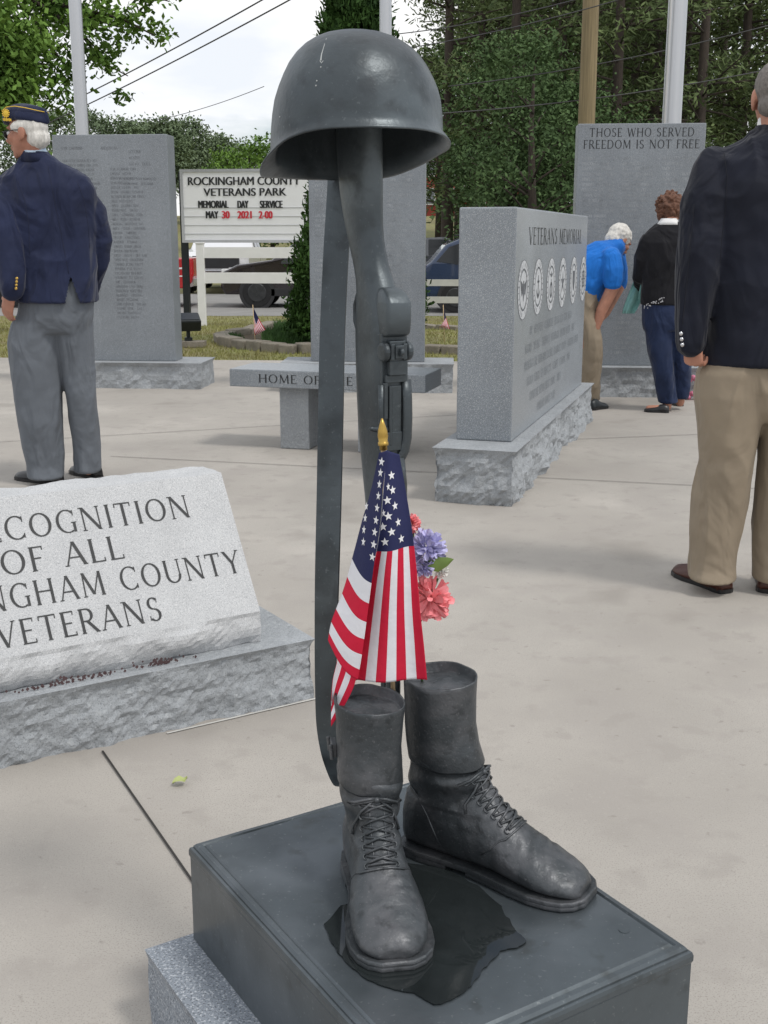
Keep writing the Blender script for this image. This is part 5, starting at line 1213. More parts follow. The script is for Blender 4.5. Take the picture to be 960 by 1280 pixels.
def sign_line(s_, u0, u1, v0, v1, m, bold, wsc=None):
    a, b = sp_(u0, v1), sp_(u1, v1 + (u1 - u0) * .012); h = hgt(u0, v0, v1)
    o = sans('lettering', s_, V((0, 0, 0)), V((1, 0, 0)), V((0, 1, 0)), h, m, None, 1, 0, 'LEFT'); bb = [v.co.x for v in o.data.vertices]; w0, w1 = min(bb), max(bb)
    d = (b - a); L = d.length; k = L / (w1 - w0); e = V((d.x, d.y, 0)).normalized()
    for v in o.data.vertices: x, y = v.co.x, v.co.y; v.co = a + e * ((x - w0) * k) + UP * y + ny * .004
    mb = MB(); off = [v.co.copy() for v in o.data.vertices]; fs_ = [tuple(p.vertices) for p in o.data.polygons]
    for q in range(4 if bold else 1): mb.add([p + e * (bold * h * (q / 3 - .5)) + ny * (.0008 * q) for p in off], fs_)
    bpy.data.objects.remove(o); mb.build('lettering', m, brd, fix=False)
sign_line('ROCKINGHAM COUNTY', 235.5, 375, 221, 231.5, M_ink, .09); sign_line('VETERANS PARK', 255, 358, 235, 245, M_ink, .09)
for s_, u0, u1 in (('MEMORIAL', 248.5, 285.5), ('DAY', 297.5, 310.5), ('SERVICE', 325.5, 353)): sign_line(s_, u0, u1, 250.5, 260, M_ink, .14)
sign_line('MAY', 258, 273, 263.5, 273, M_ink, .14)
for s_, u0, u1 in (('30', 278, 287), ('2021', 297.5, 314.5), ('2-00', 324, 340.5)): sign_line(s_, u0, u1, 263.5, 273, M_red, .14)
for x in (-.03, swd - .3):
    mb = MB(); q = V((sa.x, sa.y, terr(0, SD) - .05)) + ex * x - ny * .22; mb.box(q + UP * (sa.z - q.z) / 2 - UP * .02, (.11, .11, sa.z - q.z), (ex, -ny, UP)); mb.build('post', M_dark, sg_)

def fence(label, pts, rails, ph, m, rail_h=.14):
    base = V((pts[0].x, pts[0].y, terr(pts[0].x, pts[0].y))); f_ = thing('rail_fence', label, 'fence', base)
    for p in pts:
        mb = MB(); g_ = terr(p.x, p.y) - .03; mb.box((p.x, p.y, g_ + ph / 2), (.135, .135, ph)); mb.box((p.x, p.y, g_ + ph + .012), (.155, .155, .024)); mb.build('post', m, f_, bevel=.006)
    for a, b in zip(pts, pts[1:]):
        for h in rails:
            mb = MB(); d = V((b.x - a.x, b.y - a.y, 0)); L = d.length; d.normalize(); n_ = V((-d.y, d.x, 0)); c = V(((a.x + b.x) / 2, (a.y + b.y) / 2, (terr(a.x, a.y) + terr(b.x, b.y)) / 2 + h)); mb.box(c, (L - .13, .04, rail_h), (d, n_, UP)); mb.build('rail', m, f_)
FD_ = 21.2; p0 = P(253, 392, FD_); gz = terr(0, FD_)
zz = lambda v: P(253, v, FD_).z - gz
fence('white vinyl rail fence below the letter board sign', [V((p0.x, FD_, 0)), V((p0.x + 2.6, FD_ - .15, 0))], (zz(316), zz(347.5)), zz(304) + .02, M_vinyl, .19)
FD2 = 23.8; p1 = P(530, 352, FD2); gz = terr(0, FD2); z2 = lambda v: P(545, v, FD2).z - gz
fence('greyish white rail fence in front of the blue car', [V((p1.x - 1.0, FD2 + .15, 0)), V((p1.x + 1.6, FD2, 0)), V((p1.x + 4.2, FD2 - .2, 0))], (z2(353.5), z2(375)), z2(347), mat('old_vinyl', (.50, .50, .47), .6, 0, .1), .13)

# ================================================================== CARS
def car(name, label, loc, ang, Lc, Wc, prof, wins, paint, wheels, wr=.35, belt=.95, extras=()):
    """prof: (x, z) side outline, x forward; wins: list of polygons (x, z); extras: (part name, material, boxes)"""
    t = thing(name, label, 'car', loc); ca, sa_ = math.cos(R(ang)), math.sin(R(ang))
    X, Y = V((ca, sa_, 0)), V((-sa_, ca, 0)); T = lambda x, y, z: V(loc) + X * x + Y * y + UP * z
    def hw(z): return Wc / 2 - (max(0, z - belt) * .24) - max(0, .45 - z) * .12
    mb = MB(); m_ = len(prof); rings = []
    for q in (-1, -.93, 0, .93, 1):
        sc2 = .985 if abs(q) == 1 else 1
        cx = Lc / 2; cz = .75
        rings.append([T(cx + (x - cx) * sc2 - Lc / 2, hw(z) * q, cz + (z - cz) * sc2) for x, z in prof])
    mb.loft(rings); body = mb.build('body', paint, t, bevel=.03)
    for sg in (-1, 1):
        for poly in wins:
            mb = MB(); mb.prism([T(x - Lc / 2, sg * (hw(z) + .004), z) for x, z in poly], Y * sg, .012); mb.build('window', M_glass, t)
    for x in wheels:
        for sg in (-1, 1):
            mb = MB(); c = T(x - Lc / 2, sg * (Wc / 2 - .10), wr); mb.tube([c - Y * .115, c - Y * .09, c + Y * .09, c + Y * .115], [wr - .03, wr, wr, wr - .03], 26); w_ = mb.build('wheel', M_tyre, t)
            mb = MB(); c2 = c + Y * (sg * .112); mb.tube([c2, c2 + Y * sg * .012], [wr * .62, wr * .56], 20)
            for k in range(5):
                a_ = k * 1.2566; d = X * math.cos(a_) + UP * math.sin(a_); mb.box(c2 + d * wr * .34 + Y * sg * .014, (wr * .5, .012, .05), (d, Y, d.cross(Y)))
            mb.build('rim', M_rim, w_)
            mb = MB(); mb.tube([c + Y * sg * .045 - Y * .06, c + Y * sg * .045 + Y * .06], wr * 1.17, 26); mb.build('wheel_arch', M_trim, t)
    for nm, mt, bx in extras:
        for (x0, x1, y0, y1, z0, z1) in bx:
            mb = MB(); mb.box(T((x0 + x1) / 2 - Lc / 2, (y0 + y1) / 2, (z0 + z1) / 2), (x1 - x0, y1 - y0, z1 - z0), (X, Y, UP)); mb.build(nm, mt, t, bevel=.01)
    return t
GR = terr(0, 28) + .006
suv = [(.05, .42), (0, .62), (.02, .95), (.28, 1.12), (.62, 1.50), (1.0, 1.66), (1.9, 1.70), (2.7, 1.62), (3.35, 1.14), (4.2, 1.02), (4.55, .85), (4.6, .5), (4.5, .32), (.2, .30)]
suvw = [[(.42, 1.14), (.70, 1.46), (1.02, 1.56), (1.02, 1.06)], [(1.09, 1.06), (1.09, 1.57), (1.95, 1.59), (1.95, 1.05)], [(2.02, 1.05), (2.02, 1.58), (2.62, 1.50), (3.12, 1.10), (3.12, 1.05)]]
suvx = [('roof_rail', M_trim, [(.9, 2.5, -.62, -.58, 1.70, 1.73), (.9, 2.5, .58, .62, 1.70, 1.73)]), ('door_handle', M_chrome, [(1.2, 1.42, .935, .965, .97, 1.0), (2.05, 2.27, .935, .965, .97, 1.0), (1.2, 1.42, -.965, -.935, .97, 1.0), (2.05, 2.27, -.965, -.935, .97, 1.0)]), ('sill', M_trim, [(1.2, 3.4, -.93, -.90, .28, .46), (1.2, 3.4, .90, .93, .28, .46)]), ('taillight', M_lampR, [(.01, .16, .60, .88, .98, 1.12), (.01, .16, -.88, -.60, .98, 1.12)]), ('headlight', M_lampW, [(4.35, 4.58, .5, .85, .78, .92), (4.35, 4.58, -.85, -.5, .78, .92)])]
x_ = P(529, 340, 26.6).x
car('parked_car', 'dark blue car parked beyond the greyish fence', (x_ + 2.18, 27.5, GR), 0, 4.6, 1.85, suv, suvw, M_carB, (.85, 3.65), .35, 1.0, suvx)
sed = [(.05, .40), (0, .65), (.05, .98), (.7, 1.05), (1.3, 1.42), (2.3, 1.46), (3.1, 1.04), (4.3, .90), (4.5, .6), (4.4, .3), (.2, .28)]
sedw = [[(.85, 1.06), (1.32, 1.37), (1.75, 1.40), (1.75, 1.03)], [(1.82, 1.03), (1.82, 1.40), (2.28, 1.40), (2.9, 1.05), (2.9, 1.03)]]
x_ = P(545, 300, 33).x
car('parked_car', 'grey car parked behind the dark blue car', (x_ + .2, 33.2, GR + .05), 0, 4.5, 1.8, [(x, z * 1.12) for x, z in sed], [[(x, z * 1.12) for x, z in p] for p in sedw], M_carG, (.85, 3.6), .34, 1.25)
pick = [(.05, .60), (0, .75), (0, 1.18), (1.75, 1.18), (1.85, 1.60), (2.1, 1.86), (3.3, 1.88), (3.95, 1.30), (5.2, 1.20), (5.45, 1.05), (5.45, .6), (5.3, .48), (.2, .46)]
pickw = [[(2.0, 1.26), (2.2, 1.74), (2.75, 1.78), (2.75, 1.24)], [(2.83, 1.24), (2.83, 1.78), (3.25, 1.78), (3.7, 1.28), (3.7, 1.24)]]
pickx = [('bumper', M_chrome, [(-.12, .02, -.9, .9, .52, .70), (5.42, 5.52, -.9, .9, .45, .65)]), ('taillight', M_lampR, [(-.01, .05, .76, .92, .78, 1.12), (-.01, .05, -.92, -.76, .78, 1.12)]), ('side_molding', M_vinyl, [(.1, 5.2, .985, .995, .92, .96), (.1, 5.2, -.995, -.985, .92, .96), (.1, 5.2, .985, .995, .74, .77), (.1, 5.2, -.995, -.985, .74, .77)]), ('headlight', M_lampW, [(5.4, 5.47, .6, .9, .85, 1.05), (5.4, 5.47, -.9, -.6, .85, 1.05)])]
x_ = P(250, 340, 28.6).x
car('pickup_truck', 'red pickup truck parked between the left name slab and the fence post', (x_ - 2.9, 29.6, GR), 180, 5.45, 1.98, pick, pickw, M_carR, (1.15, 4.45), .39, 1.25, pickx)
x_ = P(282, 330, 36).x
car('pickup_truck', 'white pickup truck parked nose to the fence beside the maroon car', (x_ - .25, 38.4, GR + .05), -90, 5.45, 1.98, pick, pickw, M_carW, (1.15, 4.45), .39, 1.25, pickx[:2] + [('grille', M_trim, [(5.44, 5.50, -.7, .7, .72, 1.08)]), ('headlight', M_lampW, [(5.44, 5.50, .72, .95, .85, 1.08), (5.44, 5.50, -.95, -.72, .85, 1.08)])])
x_ = P(283, 340, 28.6).x
car('parked_car', 'dark maroon car parked beyond the white fence under the sign', (x_ + 2.15, 29.5, GR), 180, 4.6, 1.85, suv, suvw, M_carK, (.85, 3.72), .37, 1.0, suvx)

# ================================================================== BED, SMALL FLAGS, SPOTLIGHT, SMALL THINGS
def gq(u, v): 
    z = -.05
    for _ in range(6): p = G(u, v, z); z = terr(p.x, p.y)
    return G(u, v, z)
bed = thing('planting_bed', 'kidney shaped planting bed edged with brown stone blocks, under the evergreen', 'planting bed', gq(350, 432))
rim_ = [gq(*q) for q in ((392, 441), (372, 442), (352, 441), (333, 439), (314, 437), (296, 434.5), (281, 431.5), (276, 426), (288, 423.5), (306, 421.5), (322, 417), (342, 413.5), (362, 412), (384, 411))]
rnd = random.Random(6)
for i, (a, b) in enumerate(zip(rim_, rim_[1:])):
    d = b - a; d.z = 0; L = d.length; d.normalize(); n_ = V((-d.y, d.x, 0)); mb = MB(); h = .115 + rnd.uniform(-.012, .012)
    mb.loft([[a + d * (x * L) + n_ * y + UP * z for x, y in ((.02, -.10), (.98, -.10 + rnd.uniform(-.01, .01)), (.95, .10), (.05, .10))] for z in (-.02, h * .7, h)]); mb.build('edging_block', M_paver, bed, bevel=.015)
mb = MB(); mb.add([p + UP * .045 for p in rim_], [tuple(range(len(rim_)))]); mb.build('soil', mat('soil', (.09, .065, .04), .95, 0, .4, 8), bed, fix=False)
vs, fs = [], []; rnd = random.Random(12)
cx_ = sum((p for p in rim_), V((0, 0, 0))) / len(rim_)
for _ in range(6500):
    k = rnd.random(); u = rnd.uniform(330, 395); v = rnd.uniform(413, 438)
    if u < 345 and v < 425: continue
    p = gq(u, v); blade(p.x, p.y, p.z + .05, rnd.uniform(.06, .17), .009)
for _ in range(300): p = gq(rnd.gauss(290, 5), rnd.gauss(427, 1.5)); blade(p.x, p.y, p.z + .05, rnd.uniform(.03, .08), .009)
me = bpy.data.meshes.new('m'); me.from_pydata(vs, [], fs); o = link('ground_cover', me, M_bed, bed); o['kind'] = 'stuff'

def small_flag(label, px0, top_v, bot_v, D, lean, drop):
    a = P(px0, top_v, D); b = gq(px0 + lean * 0 + 2, bot_v); b = V((a.x + .02, D, terr(a.x, D) + .02)); t = thing('grave_flag', label, 'flag', b, None)
    mb = MB(); mb.tube([a, b], .005, 6); mb.build('stick', M_wood, t, smooth=True)
    vs_, fs_, uv_ = [], [], []; n_, m_ = 14, 14
    w_ = mpp(a)
    for j in range(m_ + 1):
        for i in range(n_ + 1):
            u, v = i / n_, j / m_
            A = P(px0 + 1, top_v + 4, D).lerp(P(px0 + 1, top_v + 4 + drop[0], D), v); B = P(px0 + drop[1], top_v + drop[2], D).lerp(P(px0 + drop[3], top_v + drop[4], D), v)
            p = A.lerp(B, u); p.y += .02 * math.sin(u * 5 + v * 2); p.z -= .02 * math.sin(u * 3.14); vs_.append(tuple(p)); uv_.append((u, v))
    for j in range(m_):
        for i in range(n_): q = j * (n_ + 1) + i; fs_.append((q, q + 1, q + n_ + 2, q + n_ + 1))
    me = bpy.data.meshes.new('m'); me.from_pydata(vs_, [], fs_); ul = me.uv_layers.new(name='UVMap')
    for lp in me.loops: ul.data[lp.index].uv = uv_[lp.vertex_index]
    link('cloth', me, M_flag, t, smooth=True)
small_flag('small American flag on a stick standing in the planting bed', 316, 381, 424, 14.3, 0, (20, 16, 31, 3, 38))
small_flag('small American flag on a stick in the grass between the slab and the block', 554, 381, 415, 15.0, 0, (14, 8, 30, -5, 28))
p = gq(590, 410); bd = thing('edging_row', 'low row of brown stones in the grass beside the small flag', 'stone edging', p)
for a, b in (((528, 411), (548, 412)), ((549, 412), (575, 413))):
    a, b = gq(*a), gq(*b); d = b - a; d.z = 0; L = d.length; d.normalize(); mb = MB(); mb.box((a + b) / 2 + UP * .03, (L * .97, .18, .09), (d, V((-d.y, d.x, 0)), UP)); mb.build('block', M_paver, bd, bevel=.015)
p = gq(560, 442); bd = thing('edging_row', 'row of brown edging stones at the lawn behind the middle slab base', 'stone edging', p)
for a, b in (((531, 441), (553, 442)), ((554, 442), (580, 443))):
    a, b = gq(*a), gq(*b); d = b - a; d.z = 0; L = d.length; d.normalize(); mb = MB(); mb.box((a + b) / 2 + UP * .04, (L * .97, .2, .12), (d, V((-d.y, d.x, 0)), UP)); mb.build('block', M_paver, bd, bevel=.015)
# floodlight
b0 = gq(236, 434); fl_ = thing('floodlight', 'dark metal floodlight on a stub standing on a paving block beside the left slab', 'light', b0)
mb = MB(); mb.box(b0 + UP * .04, (.42, .2, .08)); mb.build('paver', M_paver, fl_, bevel=.01)
mb = MB(); mb.tube([b0 + UP * .08, b0 + UP * .12, b0 + UP * .13, b0 + UP * .24], [.05, .05, .025, .025], 12); mb.build('stem', M_dark, fl_)
ax = (V((.95, .3, 0)), V((-.28, .88, .38)), V((.114, -.361, .926))); mb = MB(); mb.box(b0 + UP * .31, (.30, .24, .15), ax); hd = mb.build('lamp_head', M_dark, fl_, bevel=.02)
mb = MB(); mb.box(b0 + UP * .31 + ax[2] * .078, (.25, .19, .006), ax); mb.build('lens', M_glass, hd)
# wreath of pink flowers lying at the right slab base
wc = P(864, 493, 9.35); wr_ = thing('flower_wreath', 'small pink flower wreath leaning at the foot of the right slab', 'wreath', V((wc.x, wc.y, 0))); mb = MB(); rnd = random.Random(3)
for i in range(46):
    a_ = rnd.random() * 6.283; r = .075 + rnd.uniform(-.02, .02); mb.ball(V((wc.x, wc.y, .105)) + V((r * math.cos(a_), rnd.uniform(-.02, .02), r * math.sin(a_))), rnd.uniform(.014, .024), n=7, m=5)
mb.build('ring_of_petals', M_wreath, wr_, smooth=False)
# fallen leaf on the paving
lf = G(225, 980, .004); mb = MB(); pts = []
for t, wv, h in ((0, .001, .002), (.2, .008, .008), (.5, .013, .010), (.8, .009, .004), (1, .001, .012)):
    c = lf + V((.034 * (t - .5), .012 * (t - .5), h)); pts.append([c + V((-.3 * wv, wv, .006)), c, c + V((.3 * wv, -wv, .004))])
mb.loft(pts, cap=False, closed=False); o = mb.build('fallen_leaf', M_leafdry, base=lf, fix=False, smooth=True); tag(o, 'small pale green leaf lying on the paving in front of the lettered stone', 'leaf')

# ================================================================== TREES
def leaf_mesh(cl, rnd, m_name='m', droop=0):
    """cl: (centre, radius xyz, count, leaf length, leaf width)"""
    vs_, fs_ = [], []
    ru, rg = rnd.uniform, rnd.gauss
    for c, r, n_, ln, wd in cl:
        for _ in range(n_):
            x, y, z = rg(0, .45), rg(0, .45), rg(0, .45)
            px, py, pz = c.x + x * r[0], c.y + y * r[1], c.z + z * r[2]
            a_ = ru(0, 6.283); e_ = ru(-1, .9) - droop; ce = math.cos(e_); dx, dy, dz = math.cos(a_) * ce, math.sin(a_) * ce, math.sin(e_)
            b_ = ru(0, 6.283); sx, sy, sz = -math.sin(a_) * math.cos(b_), math.cos(a_) * math.cos(b_), math.sin(b_)
            L = ln * ru(.6, 1.2); W = wd * ru(.6, 1.2) * .5; k = len(vs_)
            vs_ += [(px, py, pz), (px + dx * L * .5 + sx * W, py + dy * L * .5 + sy * W, pz + dz * L * .5 + sz * W), (px + dx * L, py + dy * L, pz + dz * L), (px + dx * L * .5 - sx * W, py + dy * L * .5 - sy * W, pz + dz * L * .5 - sz * W)]
            fs_.append((k, k + 1, k + 2, k + 3))
    me = bpy.data.meshes.new(m_name); me.from_pydata(vs_, [], fs_); return me
def tree_obj(name, label, loc, trunk_mb, crown_me, mt, group):
    t = thing(name, label, 'tree', (0, 0, 0), group); trunk_mb.build('trunk', M_bark, t, smooth=True); link('crown', crown_me, mt, t); t.location = loc; return t
def pine(seed, H=19, z0=3.0, rad=3.4, mt=M_needle):
    rnd = random.Random(seed); mb = MB(); bx, by = rnd.uniform(-.4, .4), rnd.uniform(-.4, .4); tr = lambda z: V((bx * (z / H) ** 2, by * (z / H) ** 2, z))
    mb.tube([tr(H * i / 10) - (UP * .3 if i == 0 else UP * 0) for i in range(11)], [.24 * (1 - i / 10.6) for i in range(11)], 9); cl = []
    z = z0
    while z < H:
        k = 1 - (z - z0) / (H - z0 + 1); up_ = z > 11
        for _ in range(rnd.randint(1, 3) if not up_ else 2):
            a_ = rnd.random() * 6.283; L = rad * (.35 + .75 * min(1, k * 1.4)) * rnd.uniform(.55, 1.1); st = rnd.uniform(-.12, .28); d = V((math.cos(a_), math.sin(a_), st)); p = tr(z)
            mb.tube([p, p + d * L * .5 + UP * .05, p + d * L - UP * .08], [.045, .03, .012], 5)
            for q in (.38, .55, .7, .85, 1.0):
                if rnd.random() < .22: continue
                c = p + d * (L * q) + V((rnd.gauss(0, .22), rnd.gauss(0, .22), rnd.gauss(0, .12))); cl.append((c, (.70, .70, .30), 26 if not up_ else 14, .30, .085))
        if rnd.random() < .3: 
            a_ = rnd.random() * 6.283; p = tr(max(1.5, z - 2)); mb.tube([p, p + V((math.cos(a_), math.sin(a_), -.15)) * 1.2], [.02, .006], 4)
        z += rnd.uniform(.32, .62)
    return mb, leaf_mesh(cl, rnd)
protos = []
def put(proto, loc, rz, s, label=None):
    r = proto.copy(); COL.objects.link(r); r.location = loc; r.rotation_euler = (0, 0, rz); r.scale = (s, s, s)
    for ch in proto.children: c = ch.copy(); COL.objects.link(c); c.parent = r
    if label: r['label'] = label
    return r
PL = 'tall dark pine with a bare lower trunk in the wood behind the right slab'; PG = 'pines of the wood behind the memorial'
spots = [(560, 42, 1.0), (600, 47, 1.05), (640, 40, .95), (668, 50, 1.1), (700, 44, 1.0), (742, 48, 1.1), (768, 39, 1.0), (790, 53, 1.1), (815, 43, .95), (850, 48, 1.1), (872, 40, 1.0), (898, 52, 1.1), (925, 44, 1.05), (955, 48, 1.0), (985, 41, 1.0), (1020, 47, 1.1), (1060, 44, 1.0), (620, 58, 1.15), (690, 62, 1.1), (760, 60, 1.2), (830, 63, 1.1), (910, 64, 1.15), (575, 60, 1.1), (970, 60, 1.1)]
rnd = random.Random(20); variants = []
for i, (u, D, s) in enumerate(spots):
    x = P(u, 200, D).x; loc = V((x, D, terr(x, D)))
    if i < 4:
        mb, me = pine(40 + i, rnd.uniform(18, 21), (2.2, 4.5, 3.0, 5.5)[i], (3.4, 2.8, 3.6, 2.6)[i]); t = tree_obj('pine_tree', PL, loc, mb, me, M_needle, PG); variants.append(t)
    else: put(variants[i % 4], loc, rnd.random() * 6.28, s)
# leafy understorey
def leafy(seed, H, R0, zc0, n_cl, per, ln, wd, trunk=.16, shape=1.0, clr=.55):
    rnd = random.Random(seed); mb = MB(); mb.tube([V((0, 0, -.2)), V((.05, 0, H * .35)), V((-.04, .05, H * .7)), V((0, 0, H * .93))], [trunk, trunk * .8, trunk * .45, trunk * .15], 9); cl = []
    for _ in range(n_cl):
        z = zc0 + (H - zc0) * rnd.random(); k = math.sin(max(.05, min(1, (z - zc0) / (H - zc0))) ** (.7 / shape) * 3.0) ** .6
        a_ = rnd.random() * 6.283; r = R0 * k * math.sqrt(rnd.uniform(.15, 1)) ; c = V((r * math.cos(a_), r * math.sin(a_), z)); cl.append((c, (clr * rnd.uniform(.7, 1.3),) * 2 + (clr * .75,), per, ln, wd))
        if rnd.random() < .35: mb.tube([V((0, 0, max(.5, z - r * .5))), V((c.x * .5, c.y * .5, z - r * .2)), c], [.04, .025, .008], 5)
    return mb, leaf_mesh(cl, rnd)
us = [(665, 33, 1.0, 'deep green leafy tree crowding the pines above the long block', 6.6), (705, 36, 1.0, 'leafy dark tree just left of the right slab top', 6.0), (640, 37, .9, 'leafy dark tree with high branches right of the brick house', 7.5), (905, 38, .8, 'low dark tree right of the right slab among the pines', 4.0), (770, 37, .7, 'leafy dark tree hidden behind the right slab', 5.0), (548, 56, 1.0, 'dark tree with high crown in front of the red brick house', 9.0)]
for i, (u, D, s, lb, H) in enumerate(us):
    x = P(u, 200, D).x; mb, me = leafy(60 + i, H, 2.3, (.5, .5, 2.6, .5, .5, 3.2)[i], 110, 75, .16, .095, clr=.75); tree_obj('leafy_tree', lb, V((x, D, terr(x, D))), mb, me, M_leafD, None)
WL = 'dense dark tree filling the wood behind the pines'
mb, me = leafy(77, 15, 3.6, 2.4, 190, 60, .30, .17, .18, 1.0, 1.0); wt = tree_obj('woodland_tree', WL, V((P(600, 200, 60).x, 60, terr(0, 60))), mb, me, M_needle, 'trees filling the wood'); rnd = random.Random(44)
for u, D in ((655, 64), (705, 58), (755, 66), (805, 60), (990, 62), (730, 74), (845, 76)): put(wt, V((P(u, 200, D).x, D, terr(0, D))), rnd.random() * 6.28, rnd.uniform(.9, 1.1))
# far tree line on the left
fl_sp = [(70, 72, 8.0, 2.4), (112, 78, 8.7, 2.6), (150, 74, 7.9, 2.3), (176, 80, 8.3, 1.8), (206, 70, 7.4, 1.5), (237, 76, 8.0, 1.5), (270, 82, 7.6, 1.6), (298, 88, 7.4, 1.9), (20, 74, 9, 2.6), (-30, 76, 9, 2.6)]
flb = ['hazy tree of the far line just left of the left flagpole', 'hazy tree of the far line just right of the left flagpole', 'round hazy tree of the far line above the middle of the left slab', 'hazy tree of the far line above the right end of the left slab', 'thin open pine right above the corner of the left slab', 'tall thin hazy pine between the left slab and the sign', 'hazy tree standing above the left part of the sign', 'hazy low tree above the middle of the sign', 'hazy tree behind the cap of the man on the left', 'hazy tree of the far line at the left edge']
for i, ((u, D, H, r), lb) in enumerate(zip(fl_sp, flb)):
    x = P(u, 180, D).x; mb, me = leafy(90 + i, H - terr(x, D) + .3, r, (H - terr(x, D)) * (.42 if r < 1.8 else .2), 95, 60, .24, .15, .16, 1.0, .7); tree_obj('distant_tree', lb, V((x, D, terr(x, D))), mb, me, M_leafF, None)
for i, (u, D, H, r, lb) in enumerate(((312, 52, 5.4, 1.6, 'bright yellow green tree above the sign, left of the helmet rim'), (338, 55, 5.6, 1.6, 'bright green tree behind the left end of the helmet rim'), (285, 58, 5.2, 1.5, 'light green tree above the letter board heading'))):
    x = P(u, 200, D).x; mb, me = leafy(120 + i, H - terr(x, D), r, .8, 80, 40, .2, .12, .12, 1.0, .6); tree_obj('leafy_tree', lb, V((x, D, terr(x, D))), mb, me, M_leafL, None)
# oak at the left edge with a limb reaching over the sky
rnd = random.Random(31); OD = 17.0; ob = P(-130, 400, OD); ob.z = terr(ob.x, OD); mb = MB()
tp = P(-95, 60, OD); mb.tube([ob - UP * .2, ob.lerp(tp, .5), tp, P(-70, -120, OD), P(-60, -260, OD)], [.32, .26, .2, .13, .05], 12); cl = []
def limb(pts, r, dens, lr, n_, sz=.115):
    q = [P(*p) for p in pts]; mb.tube(q, [r * (1 - .8 * i / (len(q) - 1)) for i in range(len(q))], 7)
    for i in range(dens):
        t = (i + .5) / dens; p = spline(q, .15 + .85 * t); cl.append((p + V((rnd.gauss(0, lr * .45), rnd.gauss(0, lr), rnd.gauss(0, lr * .45))), (lr, lr, lr * .8), n_, sz, sz * .6))
for v_, e_ in ((40, 30), (80, 55), (112, 50), (15, 55), (-25, 60), (60, 40), (130, 30), (-60, 80), (-100, 60), (95, 20)):
    limb([(-90, v_ + 40, OD), (-30, v_ + 15, OD + rnd.uniform(-1, 1)), (e_, v_, OD + rnd.uniform(-1.5, 1.5))], .06, 14, .42, 150)
limb([(-60, 0, OD), (20, -14, OD), (90, 10, OD), (150, 22, OD), (192, 44, OD)], .05, 15, .24, 60); limb([(20, -14, OD), (100, 40, OD), (128, 78, OD), (160, 95, OD)], .035, 7, .19, 44)
limb([(40, 20, OD), (66, 62, OD), (82, 82, OD), (92, 100, OD)], .028, 3, .15, 26); limb([(90, -20, OD), (150, -16, OD), (212, 2, OD)], .035, 8, .2, 46); limb([(60, 0, OD), (120, 25, OD), (150, 34, OD)], .03, 8, .22, 50); limb([(100, 40, OD), (120, 60, OD), (135, 66, OD)], .02, 5, .17, 40)
t = thing('oak_tree', 'leafy oak at the upper left with a thin limb reaching past the flagpole', 'tree', ob); mb.build('trunk', M_bark, t, smooth=True); link('crown', leaf_mesh(cl, rnd), M_leafL, t)
# big arborvitae behind the middle slab
AD = 14.6; ax_ = P(447, 400, AD).x; H = 5.4; rnd = random.Random(17); mb = MB(); mb.tube([V((ax_, AD, terr(ax_, AD) - .1)), V((ax_, AD, 2)), V((ax_, AD, H - .4))], [.11, .08, .02], 8); cl = []
def arb_r(z):
    for (z0, r0), (z1, r1) in zip(AR, AR[1:]):
        if z0 <= z <= z1: return r0 + (r1 - r0) * (z - z0) / (z1 - z0)
AR = ((0, .55), (.15, .82), (.5, .86), (1.27, .70), (2.0, .56), (3.0, .46), (3.9, .36), (4.7, .25), (5.41, .03))
for _ in range(1500):
    z = H * rnd.random() ** 1.25; a_ = rnd.random() * 6.283; lump = .10 * noise.noise(V((math.cos(a_) * 1.6, math.sin(a_) * 1.6, z * 2.6))); rr = max(.02, (arb_r(z) + lump) * rnd.uniform(.80, 1.0))
    cl.append((V((ax_ + rr * math.cos(a_), AD + rr * math.sin(a_), terr(ax_, AD) + z + .05)), (.085, .085, .15), 34, .085, .04))
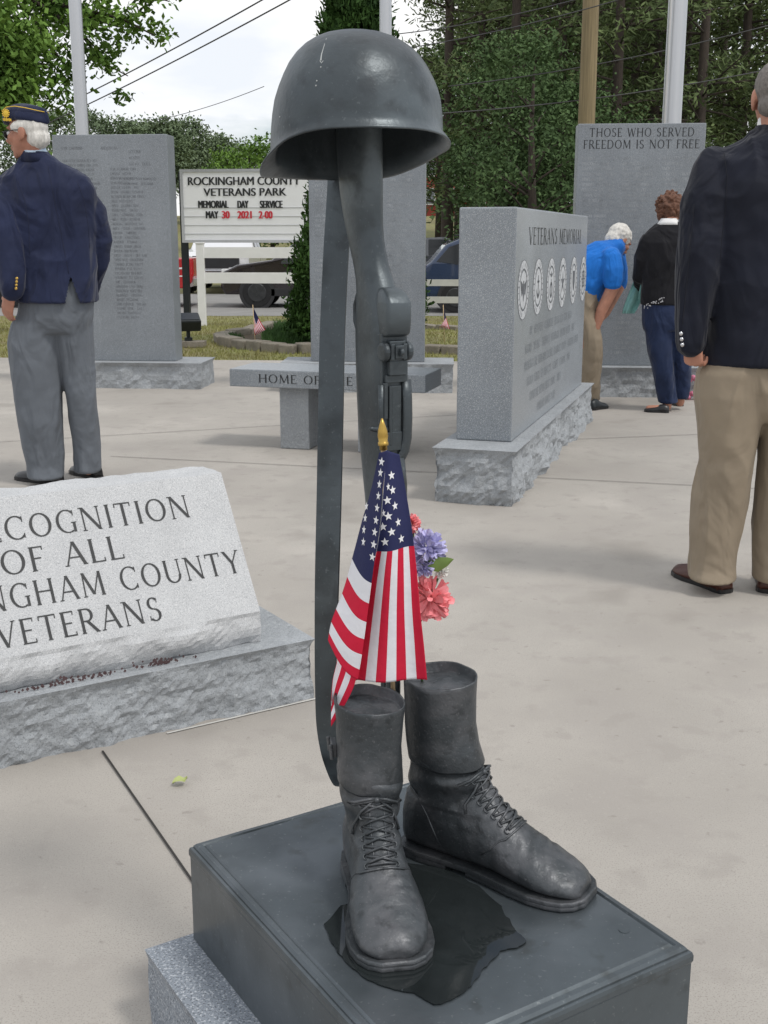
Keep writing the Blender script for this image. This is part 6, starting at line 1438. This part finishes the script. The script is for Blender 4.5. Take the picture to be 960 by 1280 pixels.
for _ in range(160): z = rnd.uniform(.2, H * .85); a_ = rnd.random() * 6.283; r = arb_r(z) * .45; cl.append((V((ax_ + r * math.cos(a_), AD + r * math.sin(a_), z)), (.2, .2, .35), 26, .16, .10))
t = thing('arborvitae_tree', 'tall dense cone shaped evergreen behind the middle name slab', 'tree', (ax_, AD, terr(ax_, AD))); mb.build('trunk', M_bark, t, smooth=True); link('crown', leaf_mesh(cl, rnd, droop=-.9), M_arb, t)

# ================================================================== BRICK HOUSE FAR BEHIND
HD = 92; hx = P(566, 250, HD).x; hz = terr(hx, HD); ho = thing('brick_house', 'red two storey brick house far beyond the lawn', 'house', (hx, HD + 3, hz))
mb = MB(); mb.box((hx + 2.2, HD + 3, hz + 2.3), (9.5, 6, 4.7)); mb.build('wall', M_brick, ho)
mb = MB(); mb.loft([[V((hx + 2.2 + sx * q, HD + 3 + sy * q2, hz + 4.66 + z)) for sx, sy in ((-1, -1), (1, -1), (1, 1), (-1, 1))] for q, q2, z in ((5.1, 3.4, 0), (5.1, 3.4, .12), (1.6, .2, 1.9))]); mb.build('roof', M_roof, ho)
for x in (-1.7, .3, 2.2, 4.2):
    for z in (.8, 2.9):
        mb = MB(); mb.box((hx + x, HD - .03, hz + z + .6), (.75, .08, 1.25)); w_ = mb.build('window', M_vinyl, ho); mb = MB(); mb.box((hx + x, HD - .075, hz + z + .6), (.55, .02, 1.05)); mb.build('pane', mat('pane_grey', (.25, .27, .3), .2), w_)
mb = MB(); mb.box((hx + 1.3, HD - .9, hz + 2.1), (2.2, 1.8, .16))
for x in (.4, 2.2): mb.box((hx + x, HD - 1.6, hz + 1.0), (.18, .18, 2.04))
mb.build('porch', M_vinyl, ho)
for i, x in enumerate((-2.8, -.6, 3.4)):
    mb, me = leafy(150 + i, 1.5, .9, .1, 16, 22, .25, .15, .05, 1, .35); tree_obj('shrub', ('round shrub at the left corner of the brick house', 'shrub under the front windows of the brick house', 'shrub right of the brick house porch')[i], V((hx + x, HD - 1.6, terr(hx + x, HD - 1.6))), mb, me, M_leafD, None)
